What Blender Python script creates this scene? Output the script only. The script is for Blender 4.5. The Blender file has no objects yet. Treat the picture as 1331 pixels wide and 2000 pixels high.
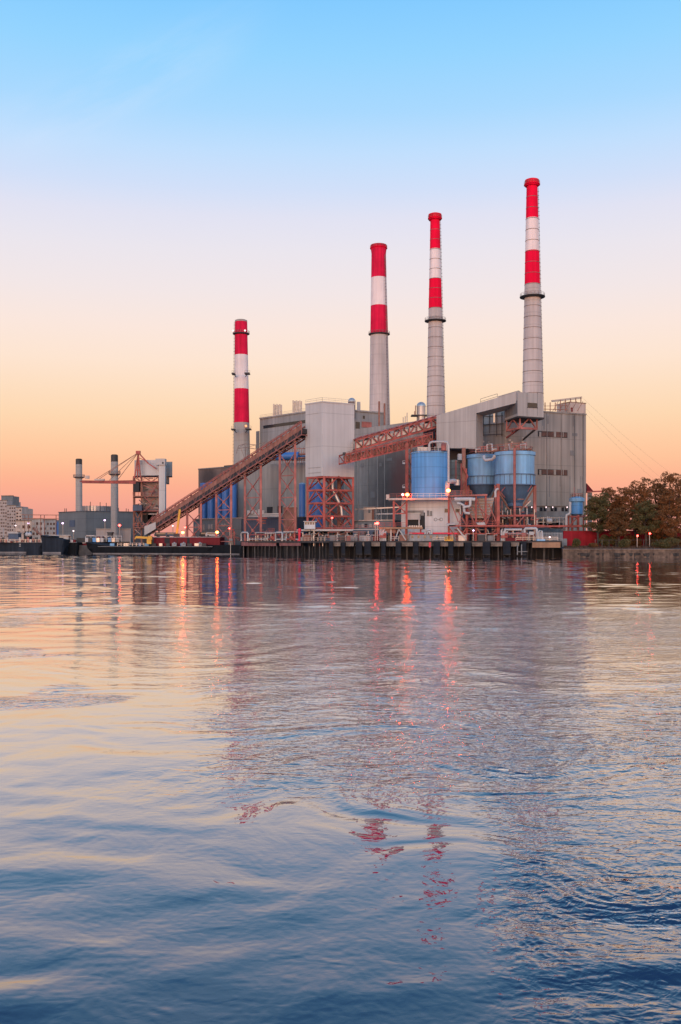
import bpy, math, random
from mathutils import Vector
random.seed(7)
R = math.radians
scene = bpy.context.scene
COL = scene.collection

# ------------------------------------------------------------------ camera, world, sun, exposure
F, CX, YH, H = 1900.0, 665.5, 1058.0, 4.6          # focal length and horizon row in photo pixels, eye height
cam_data = bpy.data.cameras.new('camera')
cam = bpy.data.objects.new('camera', cam_data); COL.objects.link(cam)
cam.location = (0, 0, H); cam.rotation_euler = (R(90), 0, 0)
cam_data.sensor_fit = 'VERTICAL'; cam_data.sensor_height = 36.0
cam_data.lens = 36.0 * F / 2000.0
cam_data.shift_y = (YH - 1000.0) / 2000.0
cam_data.clip_start = 0.5; cam_data.clip_end = 9000
scene.camera = cam
scene.view_settings.view_transform = 'Standard'
scene.view_settings.look = 'None'
scene.view_settings.exposure = 0.0
scene.view_settings.gamma = 1.0
scene.cycles.use_denoising = True
scene.cycles.max_bounces = 5
scene.cycles.glossy_bounces = 3
scene.cycles.diffuse_bounces = 3
scene.cycles.sample_clamp_indirect = 8.0

def lin(c):
    return tuple(((v / 255.0) / 12.92 if v / 255.0 <= 0.04045 else ((v / 255.0 + 0.055) / 1.055) ** 2.4) for v in c)

def build_world():
    w = bpy.data.worlds.new('World'); scene.world = w; w.use_nodes = True
    nt = w.node_tree; N = nt.nodes; L = nt.links
    N.clear()
    out = N.new('ShaderNodeOutputWorld'); bg = N.new('ShaderNodeBackground')
    L.new(bg.outputs[0], out.inputs[0])
    tc = N.new('ShaderNodeTexCoord'); sep = N.new('ShaderNodeSeparateXYZ')
    L.new(tc.outputs['Generated'], sep.inputs[0])
    ramp = N.new('ShaderNodeValToRGB'); ramp.color_ramp.interpolation = 'EASE'
    ramp.color_ramp.interpolation = 'LINEAR'
    stops = [(1120, (196, 128, 118)), (1050, (230, 150, 136)), (1012, (238, 159, 142)), (985, (246, 167, 146)), (955, (253, 175, 145)), (930, (254, 184, 148)), (900, (255, 196, 155)), (870, (255, 204, 163)), (820, (254, 216, 177)),
             (766, (254, 223, 193)), (711, (254, 229, 209)), (645, (251, 231, 221)), (574, (243, 231, 231)), (492, (235, 230, 238)), (427, (226, 227, 243)),
             (372, (210, 224, 249)), (300, (193, 223, 254)), (219, (169, 217, 255)), (109, (149, 212, 255)), (0, (132, 203, 255))]
    els = ramp.color_ramp.elements
    k = 0
    for py, c in stops:
        t = (YH - py) / F
        s = max(0.0, t / math.sqrt(1 + t * t))
        e = els[k] if k < 2 else els.new(s)
        e.position = s; e.color = (*lin(c), 1); k += 1
    for s, c in ((0.62, (112, 184, 246)), (0.8, (92, 160, 232)), (1.0, (80, 142, 218))):
        e = els.new(s); e.color = (*lin(c), 1)
    L.new(sep.outputs['Z'], ramp.inputs[0])
    # one thin wisp of cirrus rising to the right, high on the left
    rt = N.new('ShaderNodeMapping'); rt.inputs['Rotation'].default_value = (0, R(26), 0); L.new(tc.outputs['Generated'], rt.inputs[0])
    mp = N.new('ShaderNodeMapping'); mp.inputs['Scale'].default_value = (2.2, 1.0, 11); L.new(rt.outputs[0], mp.inputs[0])
    ns = N.new('ShaderNodeTexNoise'); ns.inputs['Scale'].default_value = 1.7; ns.inputs['Detail'].default_value = 6; ns.inputs['Roughness'].default_value = .6
    L.new(mp.outputs[0], ns.inputs['Vector'])
    mr = N.new('ShaderNodeMapRange'); mr.inputs[1].default_value = 0.4; mr.inputs[2].default_value = 0.75; mr.inputs[3].default_value = 0; mr.inputs[4].default_value = 0.5
    L.new(ns.outputs[0], mr.inputs[0])
    dv = N.new('ShaderNodeVectorMath'); dv.operation = 'SUBTRACT'; dv.inputs[1].default_value = (-0.20, 0.88, 0.415); L.new(tc.outputs['Generated'], dv.inputs[0])
    rt2 = N.new('ShaderNodeMapping'); rt2.inputs['Rotation'].default_value = (0, R(26), 0); L.new(dv.outputs[0], rt2.inputs[0])
    sc2 = N.new('ShaderNodeMapping'); sc2.inputs['Scale'].default_value = (6.5, 1.0, 30); L.new(rt2.outputs[0], sc2.inputs[0])
    ln2 = N.new('ShaderNodeVectorMath'); ln2.operation = 'LENGTH'; L.new(sc2.outputs[0], ln2.inputs[0])
    fa = N.new('ShaderNodeMapRange'); fa.interpolation_type = 'SMOOTHSTEP'; fa.inputs[1].default_value = 1.2; fa.inputs[2].default_value = 0.1; fa.inputs[3].default_value = 0; fa.inputs[4].default_value = 1
    L.new(ln2.outputs['Value'], fa.inputs[0])
    fm = N.new('ShaderNodeMath'); fm.operation = 'MULTIPLY'; L.new(mr.outputs[0], fm.inputs[0]); L.new(fa.outputs[0], fm.inputs[1])
    mx = N.new('ShaderNodeMix'); mx.data_type = 'RGBA'
    L.new(fm.outputs[0], mx.inputs[0]); L.new(ramp.outputs[0], mx.inputs[6]); mx.inputs[7].default_value = (0.78, 0.84, 0.98, 1)
    # the western half of the sky, behind the camera, still holds the afterglow
    mr2 = N.new('ShaderNodeMapRange'); mr2.interpolation_type = 'SMOOTHSTEP'
    mr2.inputs[1].default_value = 0.0; mr2.inputs[2].default_value = -0.8; mr2.inputs[3].default_value = 0.0; mr2.inputs[4].default_value = 1.0
    L.new(sep.outputs['Y'], mr2.inputs[0])
    tint = N.new('ShaderNodeMix'); tint.data_type = 'RGBA'; tint.inputs[6].default_value = (1, 1, 1, 1); tint.inputs[7].default_value = (2.35, 2.0, 1.72, 1)
    L.new(mr2.outputs[0], tint.inputs[0])
    sc = N.new('ShaderNodeVectorMath'); sc.operation = 'MULTIPLY'
    L.new(mx.outputs[2], sc.inputs[0]); L.new(tint.outputs[2], sc.inputs[1])
    sky = N.new('ShaderNodeTexSky'); sky.sky_type = 'NISHITA'; sky.sun_disc = False
    sky.sun_elevation = R(2.5); sky.sun_rotation = R(195)
    sk = N.new('ShaderNodeVectorMath'); sk.operation = 'SCALE'; L.new(sky.outputs[0], sk.inputs[0])
    mr3 = N.new('ShaderNodeMapRange'); mr3.interpolation_type = 'SMOOTHSTEP'
    mr3.inputs[1].default_value = 0.0; mr3.inputs[2].default_value = -0.8; mr3.inputs[3].default_value = 0.0; mr3.inputs[4].default_value = 0.06
    L.new(sep.outputs['Y'], mr3.inputs[0]); L.new(mr3.outputs[0], sk.inputs['Scale'])
    ad = N.new('ShaderNodeVectorMath'); ad.operation = 'ADD'
    L.new(sc.outputs[0], ad.inputs[0]); L.new(sk.outputs[0], ad.inputs[1])
    L.new(ad.outputs[0], bg.inputs[0]); bg.inputs[1].default_value = 1.0
build_world()

sun_data = bpy.data.lights.new('sun', 'SUN'); sun_data.energy = 0.6; sun_data.angle = R(25); sun_data.color = (1.0, 0.66, 0.5)
sun = bpy.data.objects.new('sun', sun_data); COL.objects.link(sun)
sun.rotation_euler = (R(84), 0, R(-15))

# ------------------------------------------------------------------ helpers
def G(px, D, z):                       # the point seen in photo column px, D metres away, at height z
    return Vector(((px - CX) / F * D, D, z))
def zat(py, D):
    return H + (YH - py) / F * D
def W(px, py, D):
    return G(px, D, zat(py, D))
def m_(px, D):                         # a length of px photo pixels at distance D
    return px / F * D

class MB:
    def __init__(s): s.v = []; s.f = []; s.mi = []; s.cur = 0; s.smooth = set()
    def face(s, idx, smooth=False):
        if smooth: s.smooth.add(len(s.f))
        s.f.append(idx); s.mi.append(s.cur)
    def hexa(s, p):                    # 8 points: bottom loop then top loop
        b = len(s.v); s.v += [Vector(q) for q in p]
        for q in ((3, 2, 1, 0), (4, 5, 6, 7), (0, 1, 5, 4), (1, 2, 6, 5), (2, 3, 7, 6), (3, 0, 4, 7)):
            s.face([b + i for i in q])
        return s
    def box(s, c, size, rz=0.0):
        c = Vector(c); x, y, z = size[0] / 2, size[1] / 2, size[2] / 2
        ca, sa = math.cos(rz), math.sin(rz)
        pts = []
        for dz in (-z, z):
            for dx, dy in ((-x, -y), (x, -y), (x, y), (-x, y)):
                pts.append(c + Vector((dx * ca - dy * sa, dx * sa + dy * ca, dz)))
        return s.hexa(pts)
    def beam(s, p, q, w, h=None):
        p = Vector(p); q = Vector(q); h = h or w
        d = q - p
        if d.length < 1e-6: return s
        d.normalize()
        up = Vector((0, 0, 1)) if abs(d.z) < 0.95 else Vector((0, 1, 0))
        a = d.cross(up).normalized() * (w / 2); u = a.cross(d).normalized() * (h / 2)
        return s.hexa([p - a - u, p + a - u, p + a + u, p - a + u, q - a - u, q + a - u, q + a + u, q - a + u])
    def prism(s, pts, z0, z1):
        n = len(pts); b = len(s.v)
        f0 = z0 if callable(z0) else (lambda p: z0)
        f1 = z1 if callable(z1) else (lambda p: z1)
        s.v += [Vector((p[0], p[1], f0(p))) for p in pts] + [Vector((p[0], p[1], f1(p))) for p in pts]
        s.face(list(range(b + n - 1, b - 1, -1))); s.face(list(range(b + n, b + 2 * n)))
        for i in range(n):
            j = (i + 1) % n
            s.face([b + i, b + j, b + n + j, b + n + i])
        return s
    def slab(s, poly, off):            # a planar polygon given thickness
        n = len(poly); b = len(s.v); off = Vector(off)
        s.v += [Vector(p) for p in poly] + [Vector(p) + off for p in poly]
        s.face(list(range(b, b + n))); s.face(list(range(b + 2 * n - 1, b + n - 1, -1)))
        for i in range(n):
            j = (i + 1) % n
            s.face([b + j, b + i, b + n + i, b + n + j])
        return s
    def tube(s, p, q, r, n=10, r2=None, caps=True):
        return s.path([p, q], [r, r if r2 is None else r2], n, caps)
    def path(s, pts, r, n=8, caps=True):
        pts = [Vector(p) for p in pts]
        rs = r if isinstance(r, (list, tuple)) else [r] * len(pts)
        b = len(s.v); prev = None
        for i, p in enumerate(pts):
            d = (pts[min(i + 1, len(pts) - 1)] - pts[max(i - 1, 0)]).normalized()
            if prev is None:
                a = d.orthogonal().normalized()
            else:
                a = (prev - d * prev.dot(d))
                a = a.normalized() if a.length > 1e-5 else d.orthogonal().normalized()
            prev = a; c = d.cross(a)
            for k in range(n):
                t = 2 * math.pi * k / n
                s.v.append(p + (a * math.cos(t) + c * math.sin(t)) * rs[i])
        for i in range(len(pts) - 1):
            for k in range(n):
                k2 = (k + 1) % n
                s.face([b + i * n + k, b + i * n + k2, b + (i + 1) * n + k2, b + (i + 1) * n + k], True)
        if caps:
            for off, rev in ((b, True), (b + (len(pts) - 1) * n, False)):
                e = len(s.v); s.v += [s.v[off + k].copy() for k in range(n)]
                s.face([e + k for k in (range(n - 1, -1, -1) if rev else range(n))])
        return s
    def lathe(s, c, prof, n=40, mats=None, caps=True):     # prof: (radius, z) from the bottom up; optional lean per ring (dx)
        def ring(pr):
            b = len(s.v); dx = pr[2] if len(pr) > 2 else 0
            for k in range(n):
                t = 2 * math.pi * k / n
                s.v.append(Vector((c[0] + dx + pr[0] * math.cos(t), c[1] + pr[0] * math.sin(t), pr[1])))
            return b
        lo = first = ring(prof[0])
        for i in range(len(prof) - 1):
            if i > 0:
                u = Vector((prof[i][0] - prof[i - 1][0], prof[i][1] - prof[i - 1][1])); w = Vector((prof[i + 1][0] - prof[i][0], prof[i + 1][1] - prof[i][1]))
                if u.length > 1e-6 and w.length > 1e-6 and u.angle(w) > 0.5: lo = ring(prof[i])
            hi = ring(prof[i + 1])
            if mats: s.cur = mats[i]
            for k in range(n):
                k2 = (k + 1) % n
                s.face([lo + k, lo + k2, hi + k2, hi + k], True)
            lo = hi
        if caps:
            e = ring(prof[0]); s.face([e + k for k in range(n - 1, -1, -1)])
            e = ring(prof[-1]); s.face([e + k for k in range(n)])
        s.cur = 0
        return s
    def ball(s, c, r, n=8, m=6, sz=1.0):
        prof = []
        for i in range(m + 1):
            a = -math.pi / 2 + math.pi * i / m
            prof.append((max(1e-3, r * math.cos(a)), c[2] + r * sz * math.sin(a)))
        return s.lathe((c[0], c[1]), prof, n)

BASE = {}
def build(name, mb, mats, base, parent=None):
    me = bpy.data.meshes.new(name)
    base = Vector(base)
    me.from_pydata([tuple(v - base) for v in mb.v], [], mb.f)
    for m in (mats if isinstance(mats, (list, tuple)) else [mats]): me.materials.append(m)
    me.polygons.foreach_set('material_index', mb.mi)
    sm = [False] * len(mb.f)
    for i in mb.smooth: sm[i] = True
    me.polygons.foreach_set('use_smooth', sm)
    me.update()
    o = bpy.data.objects.new(name, me); COL.objects.link(o)
    if parent is None: o.location = base
    else: o.parent = parent
    BASE[o.name] = base
    return o
def tag(o, label, cat, group=None, kind=None):
    if label: o['label'] = label
    if cat: o['category'] = cat
    if group: o['group'] = group
    if kind: o['kind'] = kind
    return o
def thing(name, label, cat, base, group=None):
    o = bpy.data.objects.new(name, None); COL.objects.link(o)
    o.empty_display_size = 0.5
    o.location = base; BASE[o.name] = Vector(base)
    return tag(o, label, cat, group)
def part(name, mb, mats, parent, label=None):
    o = build(name, mb, mats, BASE[parent.name], parent)
    if label: o['label'] = label
    return o
def solo(name, mb, mats, base, label, cat, group=None):
    return tag(build(name, mb, mats, base), label, cat, group)
def struct(name, mb, mats, base=(0, 0, 0)):
    return tag(build(name, mb, mats, base), None, None, None, 'structure')

def hit(a, b, px):                     # where photo column px meets the plan line a-b
    k = (px - CX) / F
    s = (k * a[1] - a[0]) / ((b[0] - a[0]) - k * (b[1] - a[1]))
    return Vector((a[0] + s * (b[0] - a[0]), a[1] + s * (b[1] - a[1]), 0))
def facebox(mb, a, b, x0, x1, y0, y1, proud=0.12, back=0.15):
    p, q = hit(a, b, x0), hit(a, b, x1)
    n = Vector((-(q.y - p.y), q.x - p.x, 0)).normalized()
    if n.y > 0: n = -n
    D = (p.y + q.y) / 2; zt, zb = zat(y0, D), zat(y1, D)
    P = [p + n * proud, q + n * proud, q - n * back, p - n * back]
    mb.hexa([Vector((v.x, v.y, zb)) for v in P] + [Vector((v.x, v.y, zt)) for v in P])
    return mb
def xy(px, D): return Vector(((px - CX) / F * D, D, 0))
ORD = ['first', 'second', 'third', 'fourth', 'fifth', 'sixth', 'seventh', 'eighth', 'ninth', 'tenth', 'eleventh', 'twelfth', 'thirteenth',
       'fourteenth', 'fifteenth', 'sixteenth', 'seventeenth', 'eighteenth', 'nineteenth', 'twentieth']

# ------------------------------------------------------------------ materials
def mat(name, col, rough=0.6, metal=0.0, var=0.18, vs=0.25, streak=0.0, seam=0.0, joint=0.0, ang=0.0, rust=0.0, rustcol=(0.16, 0.06, 0.03)):
    m = bpy.data.materials.new(name); m.use_nodes = True
    nt = m.node_tree; N = nt.nodes; L = nt.links
    b = N['Principled BSDF']; b.inputs['Roughness'].default_value = rough; b.inputs['Metallic'].default_value = metal
    tc = N.new('ShaderNodeTexCoord')
    cur = None
    rgb = N.new('ShaderNodeRGB'); rgb.outputs[0].default_value = (*col, 1); cur = rgb.outputs[0]
    def mul(cur, fac_socket):
        v = N.new('ShaderNodeVectorMath'); v.operation = 'SCALE'
        L.new(cur, v.inputs[0]); L.new(fac_socket, v.inputs['Scale']); return v.outputs[0]
    def noise(scale, vec_scale, lo, hi, detail=4, a=0.3, c=0.7):
        mp = N.new('ShaderNodeMapping'); mp.inputs['Scale'].default_value = vec_scale
        L.new(tc.outputs['Object'], mp.inputs[0])
        n = N.new('ShaderNodeTexNoise'); n.inputs['Scale'].default_value = scale; n.inputs['Detail'].default_value = detail
        L.new(mp.outputs[0], n.inputs['Vector'])
        r = N.new('ShaderNodeMapRange'); r.inputs[1].default_value = a; r.inputs[2].default_value = c
        r.inputs[3].default_value = lo; r.inputs[4].default_value = hi
        L.new(n.outputs[0], r.inputs[0]); return r.outputs[0]
    if var: cur = mul(cur, noise(vs, (1, 1, 1), 1 - var, 1 + var))
    if streak:
        cur = mul(cur, noise(0.9, (1, 1, 0.03), 1 - streak, 1 + streak * 0.5))
        cur = mul(cur, noise(0.22, (1, 1, 0.12), 1 - streak * 0.7, 1 + streak * 0.4))
    def lines(axis, period, width, depth, cur):
        d = N.new('ShaderNodeVectorMath'); d.operation = 'DOT_PRODUCT'; d.inputs[1].default_value = axis
        L.new(tc.outputs['Object'], d.inputs[0])
        dv = N.new('ShaderNodeMath'); dv.operation = 'DIVIDE'; dv.inputs[1].default_value = period; L.new(d.outputs['Value'], dv.inputs[0])
        fr = N.new('ShaderNodeMath'); fr.operation = 'FRACT'; L.new(dv.outputs[0], fr.inputs[0])
        lt = N.new('ShaderNodeMath'); lt.operation = 'LESS_THAN'; lt.inputs[1].default_value = width / period; L.new(fr.outputs[0], lt.inputs[0])
        mm = N.new('ShaderNodeMath'); mm.operation = 'MULTIPLY_ADD'; mm.inputs[1].default_value = -depth; mm.inputs[2].default_value = 1.0
        L.new(lt.outputs[0], mm.inputs[0]); return mul(cur, mm.outputs[0])
    if seam: cur = lines((0, 0, 1), seam, 0.22, 0.22, cur)
    if joint: cur = lines((math.cos(ang), math.sin(ang), 0), joint, 0.2, 0.09, cur)
    if rust:
        mxn = N.new('ShaderNodeMix'); mxn.data_type = 'RGBA'
        L.new(noise(0.6, (1, 1, 0.35), 0, rust, 6, 0.5, 0.68), mxn.inputs[0]); L.new(cur, mxn.inputs[6]); mxn.inputs[7].default_value = (*rustcol, 1)
        cur = mxn.outputs[2]
    L.new(cur, b.inputs['Base Color'])
    return m
def glow(name, col, strength):
    m = bpy.data.materials.new(name); m.use_nodes = True
    nt = m.node_tree; nt.nodes.clear()
    o = nt.nodes.new('ShaderNodeOutputMaterial'); e = nt.nodes.new('ShaderNodeEmission')
    e.inputs[0].default_value = (*col, 1); e.inputs[1].default_value = strength
    nt.links.new(e.outputs[0], o.inputs[0]); return m

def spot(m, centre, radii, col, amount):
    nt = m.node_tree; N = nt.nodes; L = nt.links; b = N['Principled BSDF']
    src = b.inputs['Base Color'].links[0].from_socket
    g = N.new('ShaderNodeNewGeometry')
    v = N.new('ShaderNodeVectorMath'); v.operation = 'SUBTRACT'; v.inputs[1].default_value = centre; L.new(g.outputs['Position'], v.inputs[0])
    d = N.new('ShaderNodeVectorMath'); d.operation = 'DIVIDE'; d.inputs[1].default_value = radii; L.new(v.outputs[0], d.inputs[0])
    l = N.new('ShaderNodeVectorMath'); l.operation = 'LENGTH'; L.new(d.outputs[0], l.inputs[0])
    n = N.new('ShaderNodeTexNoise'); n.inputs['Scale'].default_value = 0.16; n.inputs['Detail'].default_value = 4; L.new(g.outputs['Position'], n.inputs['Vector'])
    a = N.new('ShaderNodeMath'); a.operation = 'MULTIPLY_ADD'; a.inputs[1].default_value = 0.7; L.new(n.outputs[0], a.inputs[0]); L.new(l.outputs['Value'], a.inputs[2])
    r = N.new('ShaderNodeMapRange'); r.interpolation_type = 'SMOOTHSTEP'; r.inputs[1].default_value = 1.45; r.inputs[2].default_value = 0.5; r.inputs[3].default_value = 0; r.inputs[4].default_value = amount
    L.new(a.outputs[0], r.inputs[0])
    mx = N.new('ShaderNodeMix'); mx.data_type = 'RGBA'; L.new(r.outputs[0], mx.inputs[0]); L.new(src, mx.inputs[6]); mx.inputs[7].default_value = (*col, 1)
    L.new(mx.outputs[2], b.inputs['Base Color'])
M = {}
M['siding'] = mat('grey_siding', (0.34, 0.31, 0.285), 0.55, 0, 0.08, 0.15, 0.22, 7.5, 2.4, R(20))
M['siding_dark'] = mat('weathered_siding', (0.20, 0.195, 0.19), 0.6, 0, 0.12, 0.1, 0.3, 8.0, 3.0, R(20), 0.3, (0.13, 0.06, 0.05))
M['siding_blue'] = mat('blue_grey_siding', (0.275, 0.27, 0.265), 0.55, 0, 0.1, 0.1, 0.25, 9.0, 2.4, R(-60))
M['siding_pale'] = mat('pale_siding', (0.52, 0.485, 0.455), 0.55, 0, 0.06, 0.12, 0.1, 11.0, 2.2, R(20))
M['end_wall'] = mat('stained_concrete_siding', (0.31, 0.27, 0.235), 0.65, 0, 0.1, 0.1, 0.26, 9.5, 2.2, R(25))
M['gallery'] = mat('gallery_cladding', (0.40, 0.365, 0.335), 0.55, 0, 0.06, 0.12, 0.16, 9.0, 1.8, R(-5))
M['brown_wall'] = mat('brown_stained_wall', (0.215, 0.145, 0.12), 0.7, 0, 0.15, 0.08, 0.25, 0, 0, 0, 0.5, (0.07, 0.03, 0.025))
M['grey_wall'] = mat('concrete_wall', (0.27, 0.243, 0.218), 0.7, 0, 0.1, 0.1, 0.28, 12, 4.0, R(-30))
M['slate'] = mat('slate_painted_wall', (0.13, 0.145, 0.155), 0.6, 0, 0.1, 0.2, 0.1, 6.0, 3.0, R(-20))
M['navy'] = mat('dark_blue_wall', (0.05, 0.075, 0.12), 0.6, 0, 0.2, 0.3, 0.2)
M['white'] = mat('white_painted_metal', (0.45, 0.41, 0.385), 0.5, 0, 0.08, 0.3, 0.1)
M['white_wall'] = mat('white_panel_wall', (0.56, 0.54, 0.53), 0.55, 0, 0.06, 0.2, 0.12, 6.0, 2.6, 0)
M['beige'] = mat('beige_wall', (0.52, 0.40, 0.33), 0.7, 0, 0.12, 0.2, 0.15)
M['red'] = mat('red_oxide_steel', (0.40, 0.08, 0.06), 0.65, 0, 0.35, 0.35, 0.2, 0, 0, 0, 0.6)
M['red_grey'] = mat('dusty_red_steel', (0.30, 0.105, 0.085), 0.65, 0, 0.25, 0.4, 0.1, 0, 0, 0, 0.3)
M['red_pale'] = mat('faded_red_steel', (0.40, 0.125, 0.10), 0.7, 0, 0.35, 0.35, 0.2, 0, 0, 0, 0.6)
M['rust'] = mat('rusty_steel', (0.30, 0.13, 0.09), 0.75, 0, 0.3, 0.5, 0.2, 0, 0, 0, 0.5)
M['red_wall'] = mat('red_painted_wall', (0.36, 0.02, 0.03), 0.6, 0, 0.2, 0.3, 0.25)
M['maroon'] = mat('maroon_panels', (0.16, 0.015, 0.02), 0.55, 0, 0.2, 0.3, 0.2)
M['sign_red'] = mat('bright_red_paint', (0.75, 0.03, 0.06), 0.45, 0, 0.1)
M['stack_red'] = mat('stack_red_paint', (0.84, 0.003, 0.042), 0.85, 0, 0.12, 0.2, 0.16)
M['stack_red_old'] = mat('worn_stack_red_paint', (0.72, 0.012, 0.06), 0.85, 0, 0.16, 0.2, 0.26)
M['stack_white'] = mat('stack_white_paint', (0.80, 0.69, 0.65), 0.6, 0, 0.06, 0.15, 0.14)
M['stack_grey'] = mat('stack_bare_concrete', (0.53, 0.455, 0.42), 0.7, 0, 0.08, 0.12, 0.2, 5.0)
M['stack_dark'] = mat('stack_grey_concrete', (0.36, 0.325, 0.295), 0.7, 0, 0.08, 0.12, 0.15, 5.0)
M['hoop'] = mat('stack_hoop_steel', (0.17, 0.13, 0.12), 0.6, 0.3, 0.2)
M['steel_dark'] = mat('dark_steel', (0.045, 0.042, 0.042), 0.6, 0.2, 0.3)
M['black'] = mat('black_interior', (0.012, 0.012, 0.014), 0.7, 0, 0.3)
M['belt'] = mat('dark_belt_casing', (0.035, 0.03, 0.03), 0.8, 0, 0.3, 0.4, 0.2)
M['metal'] = mat('bare_galvanised_metal', (0.42, 0.40, 0.39), 0.35, 0.6, 0.15, 0.4, 0.2)
M['blue_tank'] = mat('light_blue_tank_paint', (0.105, 0.315, 0.60), 0.55, 0, 0.10, 0.15, 0.22, 3.2, 3.6, R(15), 0.10, (0.16, 0.14, 0.13))
M['blue_silo'] = mat('weathered_blue_silo_paint', (0.20, 0.395, 0.575), 0.6, 0, 0.12, 0.2, 0.26, 0, 0, 0, 0.2, (0.2, 0.12, 0.1))
M['blue_cone'] = mat('dull_blue_hopper_paint', (0.085, 0.15, 0.24), 0.55, 0, 0.15, 0.2, 0.2)
M['blue_deep'] = mat('deep_blue_tank_paint', (0.045, 0.155, 0.40), 0.45, 0, 0.1, 0.2, 0.15)
M['glass'] = mat('dark_window_glass', (0.02, 0.022, 0.028), 0.15, 0, 0.2)
M['lit_window'] = mat('pale_window_glass', (0.30, 0.27, 0.25), 0.2, 0, 0.2)
M['hull'] = mat('black_hull_paint', (0.010, 0.011, 0.013), 0.8, 0, 0.3, 0.2, 0.3)
M['hull_blue'] = mat('navy_hull_paint', (0.022, 0.027, 0.036), 0.8, 0, 0.25, 0.2, 0.3)
M['boot'] = mat('pale_waterline_boot', (0.20, 0.17, 0.155), 0.7, 0, 0.3, 0.4)
M['pile'] = mat('weathered_timber', (0.055, 0.047, 0.042), 0.85, 0, 0.4, 0.8, 0.35)
M['pile_pale'] = mat('pale_timber', (0.11, 0.092, 0.08), 0.85, 0, 0.3, 0.8, 0.35)
M['fender'] = mat('dark_fender_panel', (0.015, 0.018, 0.025), 0.65, 0, 0.3, 0.5, 0.3)
M['cap'] = mat('worn_concrete_cap', (0.21, 0.155, 0.12), 0.85, 0, 0.3, 0.8, 0.25)
M['deck'] = mat('pier_deck_edge', (0.05, 0.038, 0.034), 0.85, 0, 0.35, 0.6, 0.2)
M['deck_red'] = mat('red_brown_deck_beam', (0.26, 0.10, 0.085), 0.8, 0, 0.25, 0.6, 0.25)
M['tan'] = mat('tan_beam', (0.36, 0.19, 0.105), 0.8, 0, 0.2, 0.5, 0.25)
M['yellow'] = mat('yellow_paint', (0.70, 0.34, 0.03), 0.5, 0, 0.12, 0.5)
M['ground'] = mat('dark_gravel_ground', (0.07, 0.06, 0.052), 0.95, 0, 0.4, 0.5)
M['bank'] = mat('stone_bulkhead', (0.15, 0.095, 0.065), 0.9, 0, 0.45, 0.9, 0.35)
M['trunk'] = mat('bark', (0.06, 0.042, 0.033), 0.9, 0, 0.3, 1.5)
M['grass'] = mat('dry_grass_blades', (0.10, 0.055, 0.035), 0.9, 0, 0.4, 0.8)
M['tile_pale'] = mat('pale_apartment_wall', (0.40, 0.33, 0.30), 0.7, 0, 0.12, 0.1, 0.1)
M['cable'] = mat('cable', (0.22, 0.15, 0.12), 0.6, 0)

for q in ('stack_red', 'stack_red_old', 'hull', 'hull_blue', 'red_wall', 'maroon', 'fender', 'pile'): M[q].node_tree.nodes['Principled BSDF'].inputs['Specular IOR Level'].default_value = 0.15
def leaf_mat(name, stops, rough=0.75):
    m = bpy.data.materials.new(name); m.use_nodes = True
    nt = m.node_tree; N = nt.nodes; L = nt.links
    b = N['Principled BSDF']; b.inputs['Roughness'].default_value = rough
    tc = N.new('ShaderNodeTexCoord'); n = N.new('ShaderNodeTexNoise'); n.inputs['Scale'].default_value = 0.45; n.inputs['Detail'].default_value = 6
    n.inputs['Roughness'].default_value = 0.75
    L.new(tc.outputs['Object'], n.inputs['Vector'])
    r = N.new('ShaderNodeValToRGB'); els = r.color_ramp.elements
    for i, (p, c) in enumerate(stops):
        e = els[i] if i < 2 else els.new(p)
        e.position = p; e.color = (*c, 1)
    L.new(n.outputs[0], r.inputs[0]); L.new(r.outputs[0], b.inputs['Base Color'])
    tr = N.new('ShaderNodeBsdfTranslucent'); L.new(r.outputs[0], tr.inputs[0])
    ms = N.new('ShaderNodeMixShader'); ms.inputs[0].default_value = 0.25
    L.new(b.outputs[0], ms.inputs[1]); L.new(tr.outputs[0], ms.inputs[2]); L.new(ms.outputs[0], N['Material Output'].inputs[0])
    return m
M['leaf_rust'] = leaf_mat('autumn_rust_leaves', [(0.3, (0.06, 0.046, 0.015)), (0.46, (0.19, 0.076, 0.02)), (0.66, (0.33, 0.115, 0.028))])
M['leaf_brown'] = leaf_mat('autumn_brown_leaves', [(0.3, (0.055, 0.046, 0.015)), (0.48, (0.15, 0.07, 0.02)), (0.68, (0.26, 0.095, 0.027))])
M['leaf_green'] = leaf_mat('late_green_leaves', [(0.3, (0.06, 0.07, 0.02)), (0.5, (0.12, 0.095, 0.028)), (0.68, (0.20, 0.10, 0.035))])

GLOW = {'orange': ((1.0, 0.075, 0.014), 85.0), 'red': ((1.0, 0.04, 0.03), 22.0), 'white': ((1.0, 0.75, 0.78), 3.0), 'warm': ((1.0, 0.14, 0.025), 42.0), 'violet': ((0.95, 0.62, 1.0), 4.0)}
for k, (c, s) in list(GLOW.items()): M['glow_' + k] = glow(k + '_lamp_light', c, s)

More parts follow.
